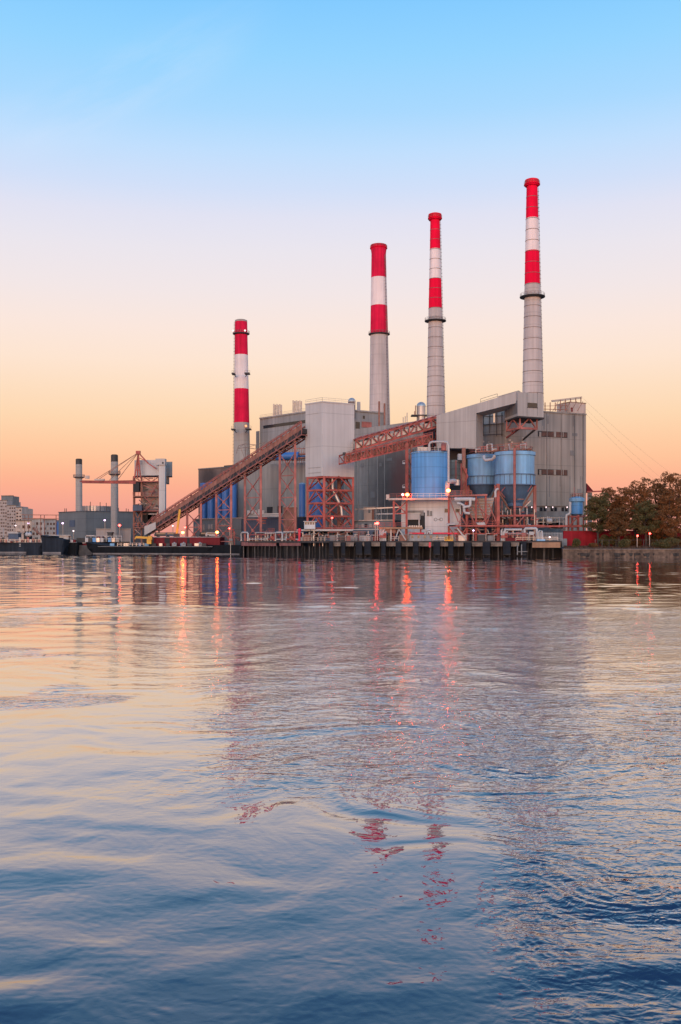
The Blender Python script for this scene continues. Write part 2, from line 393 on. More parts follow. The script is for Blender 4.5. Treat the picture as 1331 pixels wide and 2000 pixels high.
# ------------------------------------------------------------------ water
import numpy as np
NR = np.random.RandomState(5)
GRID = NR.rand(256, 256)
def vnoise(x, y):
    xi = np.floor(x).astype(int); yi = np.floor(y).astype(int); fx = x - xi; fy = y - yi
    fx = fx * fx * fx * (fx * (fx * 6 - 15) + 10); fy = fy * fy * fy * (fy * (fy * 6 - 15) + 10)
    g = lambda a, b: GRID[a % 256, b % 256]
    a = g(xi, yi) * (1 - fx) + g(xi + 1, yi) * fx; b = g(xi, yi + 1) * (1 - fx) + g(xi + 1, yi + 1) * fx
    return a * (1 - fy) + b * fy
def fbm(x, y, o=4, r=0.55):
    t = 0; a = 1; n = 0
    for k in range(o):
        t = t + a * vnoise(x * 2 ** k + 17.3 * k, y * 2 ** k - 9.1 * k); n += a; a *= r
    return t / n
def sstep(a, b, v):
    t = np.clip((v - a) / (b - a), 0, 1); return t * t * (3 - 2 * t)
def rough_mask(x, y):
    """where the tidal current breaks the surface: an eddy field on the right, a rippled reach before the pier, wandering streaks"""
    wx = x + 5 * (fbm(x / 9 + 3, y / 9) - .5); wy = y + 9 * (fbm(x / 9, y / 9 + 7) - .5)
    streak = sstep(.56, .64, fbm(wx / 12 + 5, wy / 7 + 2, 5, .62)) * sstep(16, 28, y)
    eddy = sstep(-.1, 1.3, wx - .025 * y) * sstep(40, 24, y) * (.45 + .55 * sstep(.34, .58, fbm(wx / 3 + 40, wy / 3 + 11, 4)))
    reach = sstep(-16, 2, wx + .02 * y) * sstep(26, 55, y) * sstep(330, 120, y) * (.5 + .5 * sstep(.36, .62, fbm(wx / 16 + 70, wy / 20 + 31, 4)))
    reach = reach * (1 - .55 * sstep(75, 140, y)); far = .10 * sstep(60, 160, y)
    mid = .42 * sstep(-6, -1.5, wx) * sstep(15, 20, y) * sstep(70, 50, y) * (.6 + .8 * sstep(.4, .6, fbm(wx / 4 + 21, wy / 3 + 63, 4)))
    far = np.maximum(far, mid)
    return np.clip(np.maximum(np.maximum(streak * 1.0, eddy), np.maximum(reach, far)), 0, 1)
def build_water():
    # rows get finer toward the viewer, columns fan out; heights depend on world position only
    rows = [5.0]
    while rows[-1] < 345:
        D = rows[-1]; rows.append(D + min(0.36, max(0.024, D * D * 0.00017)))
    rows = np.array(rows + [352, 362, 375, 390, 405, 430])
    tans = np.concatenate([np.linspace(-1.1, -.42, 40, endpoint=False), np.linspace(-.42, .42, 640, endpoint=False), np.linspace(.42, 1.1, 41)])
    Y, T = np.meshgrid(rows, tans, indexing='ij'); X = Y * T
    dy = np.gradient(rows)[:, None] * np.ones_like(T); dx = np.abs(np.gradient(tans))[None, :] * Y
    msk = rough_mask(X, Y)
    # the current bends the wave trains
    w1 = 1.3 * (fbm(X / 5.5, Y / 5.5, 3) - .5); w2 = 1.3 * (fbm(X / 5.5 + 30, Y / 5.5 + 12, 3) - .5)
    px = X + 1.6 * w1 + .3 * (fbm(X / .9, Y / .9, 2) - .5); py = Y + 1.6 * w2 + .3 * (fbm(X / .9 + 8, Y / .9 + 3, 2) - .5)
    for vx, vy, vr, va in ((2.4, 21.5, 2.6, 1.5), (-.6, 25.5, 1.9, -1.3), (5.2, 24, 2.2, -1.4), (2.9, 13.4, 1.3, 1.6), (4.2, 16.5, 1.5, -1.5), (1.2, 16.8, 1.2, 1.3), (-9, 38, 4.5, 1.2), (-4, 47, 5, -1.2), (6, 36, 4, 1.2), (-5.5, 27, 2.8, .9)):
        ex, ey = px - vx, py - vy; rr = np.exp(-(ex * ex + ey * ey * .5) / vr ** 2) * va
        px, py = vx + ex * np.cos(rr) - ey * np.sin(rr), vy + ex * np.sin(rr) + ey * np.cos(rr)
    Z = np.zeros_like(X)
    def band(l0, l1, n, slope, spread, amp, peak=0.0):
        nonlocal Z
        for q in range(n):
            lam = l0 * (l1 / l0) ** NR.rand(); th = math.pi / 2 + NR.randn() * spread + .12; ph = NR.rand() * 6.28
            k = 2 * math.pi / lam; sl = slope * math.sqrt(2 / n); cx, cy = math.cos(th), math.sin(th)
            res = np.clip((lam / np.maximum(dy * abs(cy) + dx * abs(cx), 1e-6) - 2.4) / 2.0, 0, 1)
            a = k * (px * cx + py * cy) + ph
            w = np.sin(a)
            if peak: w = w + peak * np.sin(2 * a + 1.57) * .5
            Z += sl / k * w * res * amp
    grp = .45 + 1.1 * fbm(X / 4 + 50, Y / 3 + 50, 3)         # wave groups: livelier here, slacker there
    band(1.0, 4.5, 28, .0215, .42, grp * (1.5 - .75 * sstep(11, 22, Y)))
    reach = sstep(38, 75, Y)
    band(1.5, 5.0, 40, .036, .5, (.12 + 1.0 * msk) * reach * (.4 + 1.2 * fbm(X / 9 + 3, Y / 14 + 8, 3)), .2)
    band(.35, 1.1, 40, .046, .75, (.24 + .8 * msk) * grp, .25)
    band(.075, .26, 64, .115, 1.2, (.13 + 1.0 * msk) * (.5 + fbm(X / 1.3 + 9, Y / 1.3, 3)) * sstep(48, 24, Y), .25)
    nr, nc = X.shape; nv = nr * nc
    co = np.empty((nv + 12, 3)); co[:nv, 0] = X.ravel(); co[:nv, 1] = Y.ravel(); co[:nv, 2] = Z.ravel()
    co[nv:] = [(-3000, -80, -.3), (3000, -80, -.3), (3000, 5.2, -.3), (-3000, 5.2, -.3),
               (-3000, 5.2, -.3), (-5.5, 5.2, -.3), (-470, 430, -.3), (-3000, 430, -.3),
               (5.5, 5.2, -.3), (3000, 5.2, -.3), (3000, 430, -.3), (470, 430, -.3)]
    idx = np.arange(nv).reshape(nr, nc)
    q = np.stack([idx[:-1, :-1], idx[:-1, 1:], idx[1:, 1:], idx[1:, :-1]], -1).reshape(-1, 4)
    q = np.concatenate([q, nv + np.arange(12).reshape(3, 4)])
    me = bpy.data.meshes.new('water')
    me.vertices.add(len(co)); me.vertices.foreach_set('co', co.ravel())
    me.loops.add(q.size); me.loops.foreach_set('vertex_index', q.ravel().astype(np.int32))
    me.polygons.add(len(q)); me.polygons.foreach_set('loop_start', np.arange(0, q.size, 4, dtype=np.int32))
    try: me.polygons.foreach_set('loop_total', np.full(len(q), 4, np.int32))
    except Exception: pass
    me.polygons.foreach_set('use_smooth', np.ones(len(q), bool))
    at = me.attributes.new('chop', 'FLOAT', 'POINT')
    mk = np.full(len(co), .4, np.float32); mk[:nv] = msk.ravel(); at.data.foreach_set('value', mk)
    me.update(calc_edges=True)
    o = bpy.data.objects.new('water', me); COL.objects.link(o); o['kind'] = 'structure'
    return o, me
def wave_group():
    g = bpy.data.node_groups.new('ripple_height', 'ShaderNodeTree')
    g.interface.new_socket('P', in_out='INPUT', socket_type='NodeSocketVector')
    g.interface.new_socket('height', in_out='OUTPUT', socket_type='NodeSocketFloat')
    N = g.nodes; L = g.links
    i = N.new('NodeGroupInput'); o = N.new('NodeGroupOutput')
    def nz(scale, detail, sx, sy, off, amp):
        mp = N.new('ShaderNodeMapping'); mp.inputs['Scale'].default_value = (sx, sy, 1); mp.inputs['Location'].default_value = (off, off * .7, 0)
        mp.inputs['Rotation'].default_value = (0, 0, R(8)); L.new(i.outputs[0], mp.inputs[0])
        n = N.new('ShaderNodeTexNoise'); n.noise_dimensions = '2D'; n.inputs['Scale'].default_value = scale; n.inputs['Detail'].default_value = detail
        n.inputs['Distortion'].default_value = .8; L.new(mp.outputs[0], n.inputs['Vector'])
        m = N.new('ShaderNodeMath'); m.operation = 'MULTIPLY'; m.inputs[1].default_value = amp; L.new(n.outputs[0], m.inputs[0]); return m.outputs[0]
    a = N.new('ShaderNodeMath'); L.new(nz(1.6, 2, .7, 1.3, 13, .05), a.inputs[0]); L.new(nz(5.0, 2, .8, 1.25, 41, .022), a.inputs[1])
    a2_ = N.new('ShaderNodeMath'); L.new(a.outputs[0], a2_.inputs[0]); L.new(nz(13.0, 2, .85, 1.2, 77, .006), a2_.inputs[1])
    L.new(a2_.outputs[0], o.inputs[0])
    return g
def water_material():
    g = wave_group()
    m = bpy.data.materials.new('river_water'); m.use_nodes = True
    nt = m.node_tree; N = nt.nodes; L = nt.links
    geo = N.new('ShaderNodeNewGeometry')
    def mth(op, a, b=None, c=None):
        q = N.new('ShaderNodeMath'); q.operation = op
        for k, v in enumerate((a, b, c)):
            if v is None: continue
            if isinstance(v, (int, float)): q.inputs[k].default_value = v
            else: L.new(v, q.inputs[k])
        return q.outputs[0]
    E = 0.02; hs = []
    for off in ((0, 0, 0), (E, 0, 0), (0, E, 0)):
        a = N.new('ShaderNodeVectorMath'); a.operation = 'ADD'; a.inputs[1].default_value = off
        L.new(geo.outputs['Position'], a.inputs[0])
        q = N.new('ShaderNodeGroup'); q.node_tree = g; L.new(a.outputs[0], q.inputs[0]); hs.append(q.outputs[0])
    at = N.new('ShaderNodeAttribute'); at.attribute_name = 'chop'
    sp = N.new('ShaderNodeSeparateXYZ'); L.new(geo.outputs['Position'], sp.inputs[0])
    mr = N.new('ShaderNodeMapRange'); mr.inputs[1].default_value = 36; mr.inputs[2].default_value = 95; mr.inputs[3].default_value = .72; mr.inputs[4].default_value = .13
    L.new(sp.outputs['Y'], mr.inputs[0])
    gain = mth('MULTIPLY', mr.outputs[0], mth('MULTIPLY_ADD', at.outputs['Fac'], 1.25, .10))
    cmb = N.new('ShaderNodeCombineXYZ')
    for k in (1, 2):
        L.new(mth('MULTIPLY', mth('DIVIDE', mth('SUBTRACT', hs[0], hs[k]), E), gain), cmb.inputs[k - 1])
    ad = N.new('ShaderNodeVectorMath'); L.new(geo.outputs['Normal'], ad.inputs[0]); L.new(cmb.outputs[0], ad.inputs[1])
    nm = N.new('ShaderNodeVectorMath'); nm.operation = 'NORMALIZE'; L.new(ad.outputs[0], nm.inputs[0])
    N.remove(N['Principled BSDF'])
    gl = N.new('ShaderNodeBsdfGlossy'); gl.inputs['Roughness'].default_value = 0.04; gl.inputs['Color'].default_value = (1, 1, 1, 1)
    df = N.new('ShaderNodeBsdfDiffuse'); df.inputs['Color'].default_value = (0.008, 0.019, 0.052, 1)
    L.new(nm.outputs[0], gl.inputs['Normal'])
    # reflectance falls off with the angle between the wave face and the line of sight
    dt = N.new('ShaderNodeVectorMath'); dt.operation = 'DOT_PRODUCT'; L.new(nm.outputs[0], dt.inputs[0]); L.new(geo.outputs['Incoming'], dt.inputs[1])
    c = mth('MAXIMUM', dt.outputs['Value'], 0.0)
    e = mth('EXPONENT', mth('MULTIPLY', mth('POWER', mth('DIVIDE', c, 0.305), 1.85), -1.0))
    fr = mth('MAXIMUM', mth('MULTIPLY', e, 0.97), 0.065)
    ms = N.new('ShaderNodeMixShader'); L.new(fr, ms.inputs[0]); L.new(df.outputs[0], ms.inputs[1]); L.new(gl.outputs[0], ms.inputs[2])
    L.new(ms.outputs[0], N['Material Output'].inputs[0])
    return m
M['water'] = water_material()
water_object, water_mesh = build_water()
water_mesh.materials.append(M['water'])

# ------------------------------------------------------------------ ground
GZ = 3.2
SHORE = [(-3000, 640), (-400, 455)] + [tuple(xy(px, D)[:2]) for px, D in ((0, 402), (168, 381), (468, 354), (640, 309), (1096, 299), (1101, 287), (1335, 281))] + [(300, 262), (3000, 180)]
g = MB()
n = len(SHORE)
gv = [Vector((x, y, GZ - (0.7 if i > n - 6 else 0))) for i, (x, y) in enumerate(SHORE)]
gv += [Vector((x, y + 16, GZ)) for x, y in SHORE] + [Vector((x * 1.4, 8000, GZ)) for x, y in SHORE] + [Vector((x, y, -2)) for x, y in SHORE]
g.v = gv
for i in range(n - 1):
    g.face([i, i + 1, n + i + 1, n + i]); g.face([n + i, n + i + 1, 2 * n + i + 1, 2 * n + i]); g.face([3 * n + i, 3 * n + i + 1, i + 1, i])
struct('ground', g, M['ground'])

def railing(mb, pts, h=1.2, step=2.5, r=0.07):
    for p, q in zip(pts, pts[1:]):
        p = Vector(p); q = Vector(q); n = max(1, int((q - p).length / step))
        for k in range(n + 1):
            c = p.lerp(q, k / n); mb.beam(c, c + Vector((0, 0, h)), r * 1.6)
        for hz in (h * 0.5, h): mb.beam(p + Vector((0, 0, hz)), q + Vector((0, 0, hz)), r * 1.6)
    return mb


# ------------------------------------------------------------------ smokestacks
def stack(label, cx0, cx1, D, prof, bands, group, hoops=(), galleries=(), crown=None, ladder=None, name='smokestack', rim=None):
    """prof: (row, half width px) from the top down; bands: (row where it ends, material)"""
    top, bot = prof[0][0], prof[-1][0]
    c0 = xy((cx0 + cx1) / 2, D)
    gz = GZ
    def hw(py):
        for (a, wa), (b, wb) in zip(prof, prof[1:]):
            if a <= py <= b: return wa + (wb - wa) * (py - a) / (b - a)
        (a, wa), (b, wb) = prof[-2:]
        return wb + (wb - wa) * (py - b) / (b - a)
    def lean(py): return m_((cx0 + (cx1 - cx0) * (py - top) / (bot - top)) - (cx0 + cx1) / 2, D)
    base = Vector((c0.x + lean(1058), D, gz))
    t = thing(name, label, 'smokestack', base, group)
    mats = []; rows = [(top, None)]
    prev = top
    prof3 = []; mi = []
    ys = sorted(set([p[0] for p in prof] + [b[0] for b in bands if b[0]] + [1058 + (H - gz) / D * F]))
    bl = [(b[0] or 5000, b[1]) for b in bands]
    mats = [b[1] for b in bl]
    ys = sorted(ys, reverse=True)
    for y in ys: prof3.append((m_(hw(y), D), zat(y, D), lean(y)))
    for a, b in zip(ys, ys[1:]):
        mid = (a + b) / 2
        mi.append(next(k for k, q in enumerate(bl) if mid < q[0]))
    sh = MB().lathe((c0.x, D), prof3, 48, mi)
    part('shaft', sh, mats, t)
    # open mouth
    rt = m_(prof[0][1], D)
    part('flue', MB().lathe((c0.x + lean(top), D), [(rt * 0.8, zat(top, D) - 0.3), (rt * 0.8, zat(top, D) + 0.25)], 32), M['black'], t)
    for y in hoops:
        r = m_(hw(y), D)
        part('hoop', MB().lathe((c0.x + lean(y), D), [(r, zat(y, D) - 0.09), (r + 0.09, zat(y, D) - 0.09), (r + 0.09, zat(y, D) + 0.09), (r, zat(y, D) + 0.09)], 40, None, False), M['hoop'], t)
    for gy, ghw, gm in galleries:
        r = m_(hw(gy), D); ro = m_(ghw, D); z = zat(gy, D); cx = c0.x + lean(gy)
        gl = MB()
        gl.lathe((cx, D), [(r * 0.98, z - 0.7), (ro * 0.93, z - 0.18), (ro, z - 0.15), (ro, z + 0.12), (r * 0.98, z + 0.12)], 40, None, False)
        gp = part('gallery', gl, gm, t)
        rl = MB()
        for k in range(20):
            a = 2 * math.pi * k / 20
            p = Vector((cx + ro * 0.97 * math.cos(a), D + ro * 0.97 * math.sin(a), z)); rl.beam(p, p + Vector((0, 0, 1.3)), 0.1)
        for hz in (0.7, 1.3):
            ring = [Vector((cx + ro * 0.97 * math.cos(2 * math.pi * k / 20), D + ro * 0.97 * math.sin(2 * math.pi * k / 20), z + hz)) for k in range(21)]
            rl.path(ring, 0.05, 5, False)
        part('railing', rl, M['hoop'] if gm is not M['stack_red'] else M['red_pale'], gp)
    if ladder is not None:
        ld = MB()
        ya, yb = ladder[1], ladder[2]
        for sgn in (0.0, 0.35):
            pa = Vector((c0.x + lean(ya) + math.cos(ladder[0]) * (m_(hw(ya), D) + 0.35) + sgn, D + math.sin(ladder[0]) * (m_(hw(ya), D) + 0.35), zat(ya, D)))
            pb = Vector((c0.x + lean(yb) + math.cos(ladder[0]) * (m_(hw(yb), D) + 0.35) + sgn, D + math.sin(ladder[0]) * (m_(hw(yb), D) + 0.35), zat(yb, D)))
            ld.beam(pa, pb, 0.13)
            if sgn == 0: p0, p1 = pa, pb
        k = int((p0 - p1).length / 1.6)
        for q in range(k):
            p = p1.lerp(p0, q / k); ld.beam(p - Vector((0.25, 0, 0)), p + Vector((0.6, 0, 0)), 0.22, 0.12)
        part('ladder', ld, M['hoop'], t)
    return t
RW = 'red and white banded smokestacks'
stack('tallest red and white smokestack, thin, rising over the grey conveyor gallery end', 1039.5, 1041, 400,
      [(352, 13.4), (355, 13.5), (361, 13.0), (365, 10.6), (427, 12.1), (491, 13.6), (556, 15), (765, 20)],
      [(427, M['stack_red']), (491, M['stack_white']), (555.5, M['stack_red']), (None, M['stack_grey'])], RW,
      [386 + 21.3 * k for k in range(19)] , [(361, 15.6, M['stack_red']), (580, 24.5, M['steel_dark'])], None, (0.35, 365, 790))
stack('slender red and white smokestack with hoops, second tallest, beside a domed tank', 850, 851.5, 450,
      [(419, 12.7), (421, 12.8), (427, 12.3), (431, 9.2), (487, 10.2), (545, 11.7), (603, 13.2), (805, 17.8)],
      [(487, M['stack_red']), (545, M['stack_white']), (603, M['stack_red']), (None, M['stack_grey'])], RW,
      [450 + 19.1 * k for k in range(20)], [(427, 13.9, M['stack_red']), (627, 21, M['steel_dark'])], None, (0.4, 431, 830))
stack('thick red and white smokestack with flared rim and no hoops, above the pale tower', 740, 742, 490,
      [(479, 15.5), (481, 15.6), (486, 15.4), (496, 14.2), (543, 15.0), (598, 16.2), (652, 17.3), (824, 20.3)],
      [(543, M['stack_red_old']), (598, M['stack_white']), (652, M['stack_red_old']), (None, M['stack_grey'])], RW,
      [], [(485, 17.0, M['stack_red']), (653, 21, M['steel_dark'])], None, (-0.75, 500, 850))
stack('shortest red and white smokestack, straight sided, standing left over the brown block', 471.3, 473, 470,
      [(626, 12), (693.6, 12.9), (760, 14), (826, 15), (907, 16.2)],
      [(629, M['stack_dark']), (693.6, M['stack_red_old']), (760, M['stack_white']), (826, M['stack_red_old']), (None, M['stack_dark'])], RW,
      [], [(652, 16.5, M['steel_dark'])], None, (math.pi * 0.98, 628, 920))
for y, xa, xb in ((730.5, 453.5, 460), (730, 478.5, 488.5), (839, 452.5, 460), (838.5, 480, 491)):
    D = 470 - 6.5
    t = thing('stack_landing', f'{"left" if xa < 470 else "right"} dark steel landing on the shortest banded stack, ' + ('halfway up the white band' if y < 800 else 'just below the lower red band'), 'landing', W((xa + xb) / 2, y, D), 'steel landings on the shortest stack')
    part('floor', MB().box(W((xa + xb) / 2, y, D), (m_(xb - xa, D), 4.5, .45)), M['steel_dark'], t)
    part('railing', railing(MB(), [W(xa, y, D - 2), W(xb, y, D - 2)], 1.6, 1.2, .06), M['hoop'], t)
    part('bracket', MB().beam(W((xa + xb) / 2, y, D + 1), W(471 + (-9 if xa < 470 else 9), y + 6, D + 3), .25), M['steel_dark'], t)
PS = 'plain stacks of the grey block at far left'
stack('plain grey stack with black tip, leftmost, where the boom of the unloader ends', 154.6, 154.8, 505,
      [(897, 6.2), (1000, 6.3)], [(907, M['steel_dark']), (None, M['stack_dark'])], PS, [], [(932, 11, M['hoop'])])
stack('plain grey stack with black tip standing in front of the slate block', 224, 224.4, 428,
      [(889, 6.8), (1045, 7.3)], [(902, M['steel_dark']), (None, M['stack_dark'])], PS, [], [(926, 11.5, M['hoop'])])

# ------------------------------------------------------------------ main plant buildings
def poly_xy(*pd): return [xy(px, D) for px, D in pd]
def windows(t, a, b, items, mt, name='window', proud=0.12):
    for x0, x1, y0, y1 in items:
        part(name, facebox(MB(), a, b, x0, x1, y0, y1, proud), mt, t)
M['boiler_side'] = mat('boiler_siding_painted_shade', (0.255, 0.24, 0.22), 0.65, 0, 0.1, 0.1, 0.28, 8.0, 3.0, R(20), 0.12, (0.13, 0.06, 0.05))
spot(M['boiler_side'], W(772, 955, 385), (15, 30, 24), (0.045, 0.04, 0.04), 0.9)  # dark patch: the wall's shadowed curve painted into its colour
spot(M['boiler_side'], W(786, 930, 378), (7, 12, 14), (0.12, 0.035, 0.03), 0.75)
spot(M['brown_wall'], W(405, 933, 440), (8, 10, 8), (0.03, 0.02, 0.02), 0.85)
# boiler house: end wall to the right, long side running back to the left
a1, a2, a0 = xy(986, 338), xy(1145, 352), xy(672, 404)
bk = Vector((-0.469, 0.883, 0)) * 75
ZA = zat(800, 338)
bh = thing('boiler_house', 'long grey boiler house with stained end wall carrying the right hand gallery', 'power plant', (a1.x, a1.y, GZ))
ew = MB().prism([a1, a2, a2 + bk, a1 + bk], GZ, ZA)
part('end_wall', ew, M['end_wall'], bh)
n_ = Vector((a1.x - a0.x, a1.y - a0.y, 0)); nin = Vector((-n_.y, n_.x, 0)).normalized() * 30
eps = n_.normalized() * 0.05
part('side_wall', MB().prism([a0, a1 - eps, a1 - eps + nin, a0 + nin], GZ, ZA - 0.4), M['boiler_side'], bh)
part('parapet', MB().prism([a0 - nin.normalized() * 0.25, a1 - eps - nin.normalized() * 0.25, a1 - eps + nin * 0.02, a0 + nin * 0.02], ZA - 4.6, ZA + 0.1), M['siding'], bh)
for y0, y1 in ((843, 854), (917, 928)):
    lv = part('louvre_window', facebox(MB(), a1, a2, 1051, 1108.5, y0, y1, 0.1), M['black'], bh)
    for x in (1053, 1081.5, 1099):
        part('mullion', facebox(MB(), a1, a2, x, x + (4 if x < 1090 else 1.5), y0 + 0.5, y1 - 0.5, 0.25), M['end_wall'], lv)
    for k in range(4):
        part('louvre_blade', facebox(MB(), a1, a2, 1058, 1107, y0 + 1.5 + 2.4 * k, y0 + 2.3 + 2.4 * k, 0.18), M['rust'], lv)
rs_ = random.Random(9)
for k in range(9):
    x = 1052 + 90 * rs_.random(); y0 = rs_.choice((812, 856, 930, 930)); 
    part('rain_streak', facebox(MB(), a1, a2, x, x + .8 + 1.4 * rs_.random(), y0, y0 + 14 + 34 * rs_.random(), .012 + .0006 * k, .05), M['siding_dark'], bh)
part('cornice', facebox(MB(), a1, a2, 1000, 1145.5, 803.5, 806, 0.3), M['end_wall'], bh)
for x in (1064, 1077, 1088):
    part('base_window', facebox(MB(), a1, a2, x, x + 8, 991, 998, 0.1), M['glass'], bh)
rw2 = random.Random(12)
for x in (1068, 1096, 1122, 1139):
    part('downpipe', facebox(MB(), a1, a2, x, x + .9, 807, 1000, 0.22, .05), M['siding_dark'] if x != 1096 else M['end_wall'], bh)
for x0, x1, y0, y1 in ((1114, 1123, 880, 890), (1128, 1136, 955, 964), (1118, 1128, 846, 852)):
    part('wall_louvre', facebox(MB(), a1, a2, x0, x1, y0, y1, 0.1), M['siding_dark'], bh)
for x0, x1, y0, y1 in ((705, 711, 905, 913), (724, 733, 960, 972), (741, 746, 905, 911), (756, 766, 895, 900)):
    part('wall_louvre', facebox(MB(), a0, a1, x0, x1, y0, y1, 0.1), M['siding_dark'], bh)
for x in (700, 719, 738, 752): part('downpipe', facebox(MB(), a0, a1, x, x + .8, 862, 1000, 0.2, .05), M['siding'], bh)
# conduits on the shaded strip of side wall under the gallery
cd = MB()
for x in (938, 946, 958, 972, 982):
    p = hit(a0, a1, x); y1 = 852 if x != 958 else 846
    nrm = -nin.normalized() * 0.4
    cd.beam(Vector((p.x, p.y, zat(806, p.y))) + nrm, Vector((p.x, p.y, zat(y1, p.y))) + nrm, 0.22)
for y in (812, 828, 848):
    p, q = hit(a0, a1, 934), hit(a0, a1, 984)
    cd.beam(Vector((p.x, p.y, zat(y + 2, p.y))) + nrm, Vector((q.x, q.y, zat(y, q.y))) + nrm, 0.18)
part('conduit', cd, M['steel_dark'], bh)
# roof penthouse and roof frame
pen = thing('roof_penthouse', 'small brick coloured rooftop box on the right corner of the boiler house', 'penthouse', xy(1130, 357) + Vector((0, 0, ZA)))
pA, pB = xy(1114.5, 354), xy(1144.5, 357.5)
part('wall', MB().prism([pA, pB, pB + bk * 0.1, pA + bk * 0.1], ZA, zat(787, 356)), M['beige'], pen)
part('coping', MB().prism([pA + Vector((-.2, -.2, 0)), pB + Vector((.2, -.2, 0)), pB + bk * 0.1, pA + bk * 0.1], zat(787, 356) + .003, zat(786, 356)), M['cap'], pen)
part('door', facebox(MB(), pA, pB, 1115.5, 1119, 796, 804, 0.1), M['maroon'], pen)
rf = thing('roof_frame', 'skeletal steel canopy frame on the boiler house roof beside the tall stack', 'steel frame', xy(1100, 352) + Vector((0, 0, ZA)))
fr = MB()
for k in range(8):
    x = 1065 + 70 * k / 7; D = 350 + 8 * k / 7
    p = W(x, 803, D); fr.beam(p, W(x, (786 if k < 3 else 781 - (k - 3) * 1.1), D), 0.28)
part('post', fr, M['rust'], rf)
part('rail', MB().beam(W(1063, 799, 350), W(1125, 801, 357), 0.2).beam(W(1063, 793, 350), W(1112, 792, 356), 0.14), M['rust'], rf)
part('canopy_beam', MB().beam(W(1078, 782.5, 352), W(1136, 775.5, 358), 0.7, 0.35).beam(W(1078, 784.5, 354), W(1136, 778, 361), 0.3), M['beige'], rf)
brc = MB()
for k in range(5):
    x = 1080 + 12 * k; brc.beam(W(x, 803, 352), W(x + 11, 784, 353), 0.14)
part('brace', brc, M['rust'], rf)
ln = thing('lean_to_shed', 'small dark sloping shed against the right foot of the boiler house', 'shed', xy(1156, 360) + Vector((0, 0, GZ)))
part('wall', MB().prism(poly_xy((1147.5, 356), (1157, 357), (1157, 372), (1147.5, 371)), GZ, zat(962, 357)), M['siding_dark'], ln)
part('roof', MB().slab([W(1146.5, 944, 356), W(1146.5, 962, 356), W(1160, 960, 357), W(1156, 955, 357)], (0, 14, 0)), M['maroon'], ln)
part('gutter_beam', MB().beam(W(1146, 960.5, 355.5), W(1176, 959.5, 358), 0.5), M['red'], ln)

# left hall (older boiler house)
b1, b2, b3 = xy(508, 472), xy(642, 436), xy(752, 452)
ZB = zat(803, 446)
ob = thing('boiler_hall', 'grey boiler hall with pipe vents on its roof behind the pale transfer tower', 'power plant', (b1.x, b1.y, GZ))
part('wall', MB().prism([b1, b2, b3, b3 + Vector((-10, 70, 0)), b1 + Vector((10, 80, 0))], GZ, ZB), M['siding_blue'], ob)
part('side_bay', MB().prism([xy(500.5, 478), xy(507.4, 476), xy(507.4, 520), xy(500.5, 522)], GZ, zat(842, 477)), M['siding_blue'], ob)
part('cornice', MB().prism([b1 + Vector((-.3, -.5, 0)), b2 + Vector((0, -.6, 0)), b3 + Vector((.4, -.4, 0)), b3 + Vector((0, 3, 0)), b1 + Vector((3, 4, 0))], ZB - 0.4, ZB + 0.25), M['siding'], ob)
part('window', facebox(MB(), b1, b2, 515, 610, 825, 831, 0.12), M['glass'], ob, 'long ribbon window')
wd = part('window', facebox(MB(), b2, b3, 695, 703, 824, 837, 0.12), M['glass'], ob)
part('window', facebox(MB(), b2, b3, 709, 713, 812, 818, 0.12), M['glass'], ob)
part('wall_patch', facebox(MB(), b2, b3, 707, 726, 824, 835, 0.15), M['red_pale'], ob)
part('roof_box', MB().prism(poly_xy((697.5, 446), (704.5, 447), (704.5, 453), (697.5, 452)), ZB + .26, zat(785, 447)), M['white'], ob)
for grp, (xa, xb, yt, yb, D) in enumerate(((535, 550, 789, 811, 470), (573, 589, 782, 806, 458))):
    vt = thing('vent_cluster', 'row of tall thin vent pipes on the boiler hall roof, ' + ('left row' if grp == 0 else 'right row'), 'roof vents',
               W((xa + xb) / 2, yb, D), 'pipe vents on the boiler hall roof')
    for k in range(6):
        x = xa + (xb - xa) * k / 5
        part('vent_pipe', MB().tube(G(x, D, ZB), W(x, yt + (1.5 if k % 2 else 0), D), 0.32, 8), M['beige'] if k % 2 else M['metal'], vt)
    part('base_curb', MB().box(G((xa + xb) / 2, D, ZB + 0.6), (m_(xb - xa + 3, D), 1.6, 1.2)), M['metal'], vt)
part('railing', railing(MB(), [Vector((b1.x, b1.y, ZB + .25)), Vector((b2.x, b2.y, ZB + .25))], 1.2, 3.0, 0.05), M['metal'], ob)
for px, ytop, ybot, D, hw_, lab, gr in ((687.5, 777, 803.5, 440, 7.6, 'dark domed tank on the roof just right of the pale tower top', None), (823, 785, 812, 415, 9.3, 'silver domed tank on a roof platform beside the slender stack', None)):
    dt = thing('domed_tank', lab, 'tank', W(px, ybot, D), 'domed roof tanks')
    r = m_(hw_, D); zt = zat(ytop, D); zb = zat(ybot, D)
    c = xy(px, D)
    part('shell', MB().lathe((c.x, c.y), [(r * .94, zb - 3), (r * .94, zt - r)], 24), M['hoop'] if px < 700 else M['metal'], dt)
    part('dome', MB().lathe((c.x, c.y), [(r * math.cos(a), zt - r + r * math.sin(a)) for a in [math.pi / 2 * k / 7 for k in range(8)]], 24), M['metal'], dt)
    if px > 700:
        part('platform', MB().box((c.x - 1, c.y, zb), (m_(30, D), 5, 0.4)), M['steel_dark'], dt)
        part('ladder', MB().beam(W(px - 11, 792, D), W(px - 11, ybot, D), 0.35).beam(W(px - 13, 803, D), W(px - 13, ybot, D), 0.3), M['rust'], dt)
        part('stand', MB().box((c.x, c.y, zb - 4), (3, 3, 7)), M['steel_dark'], dt)
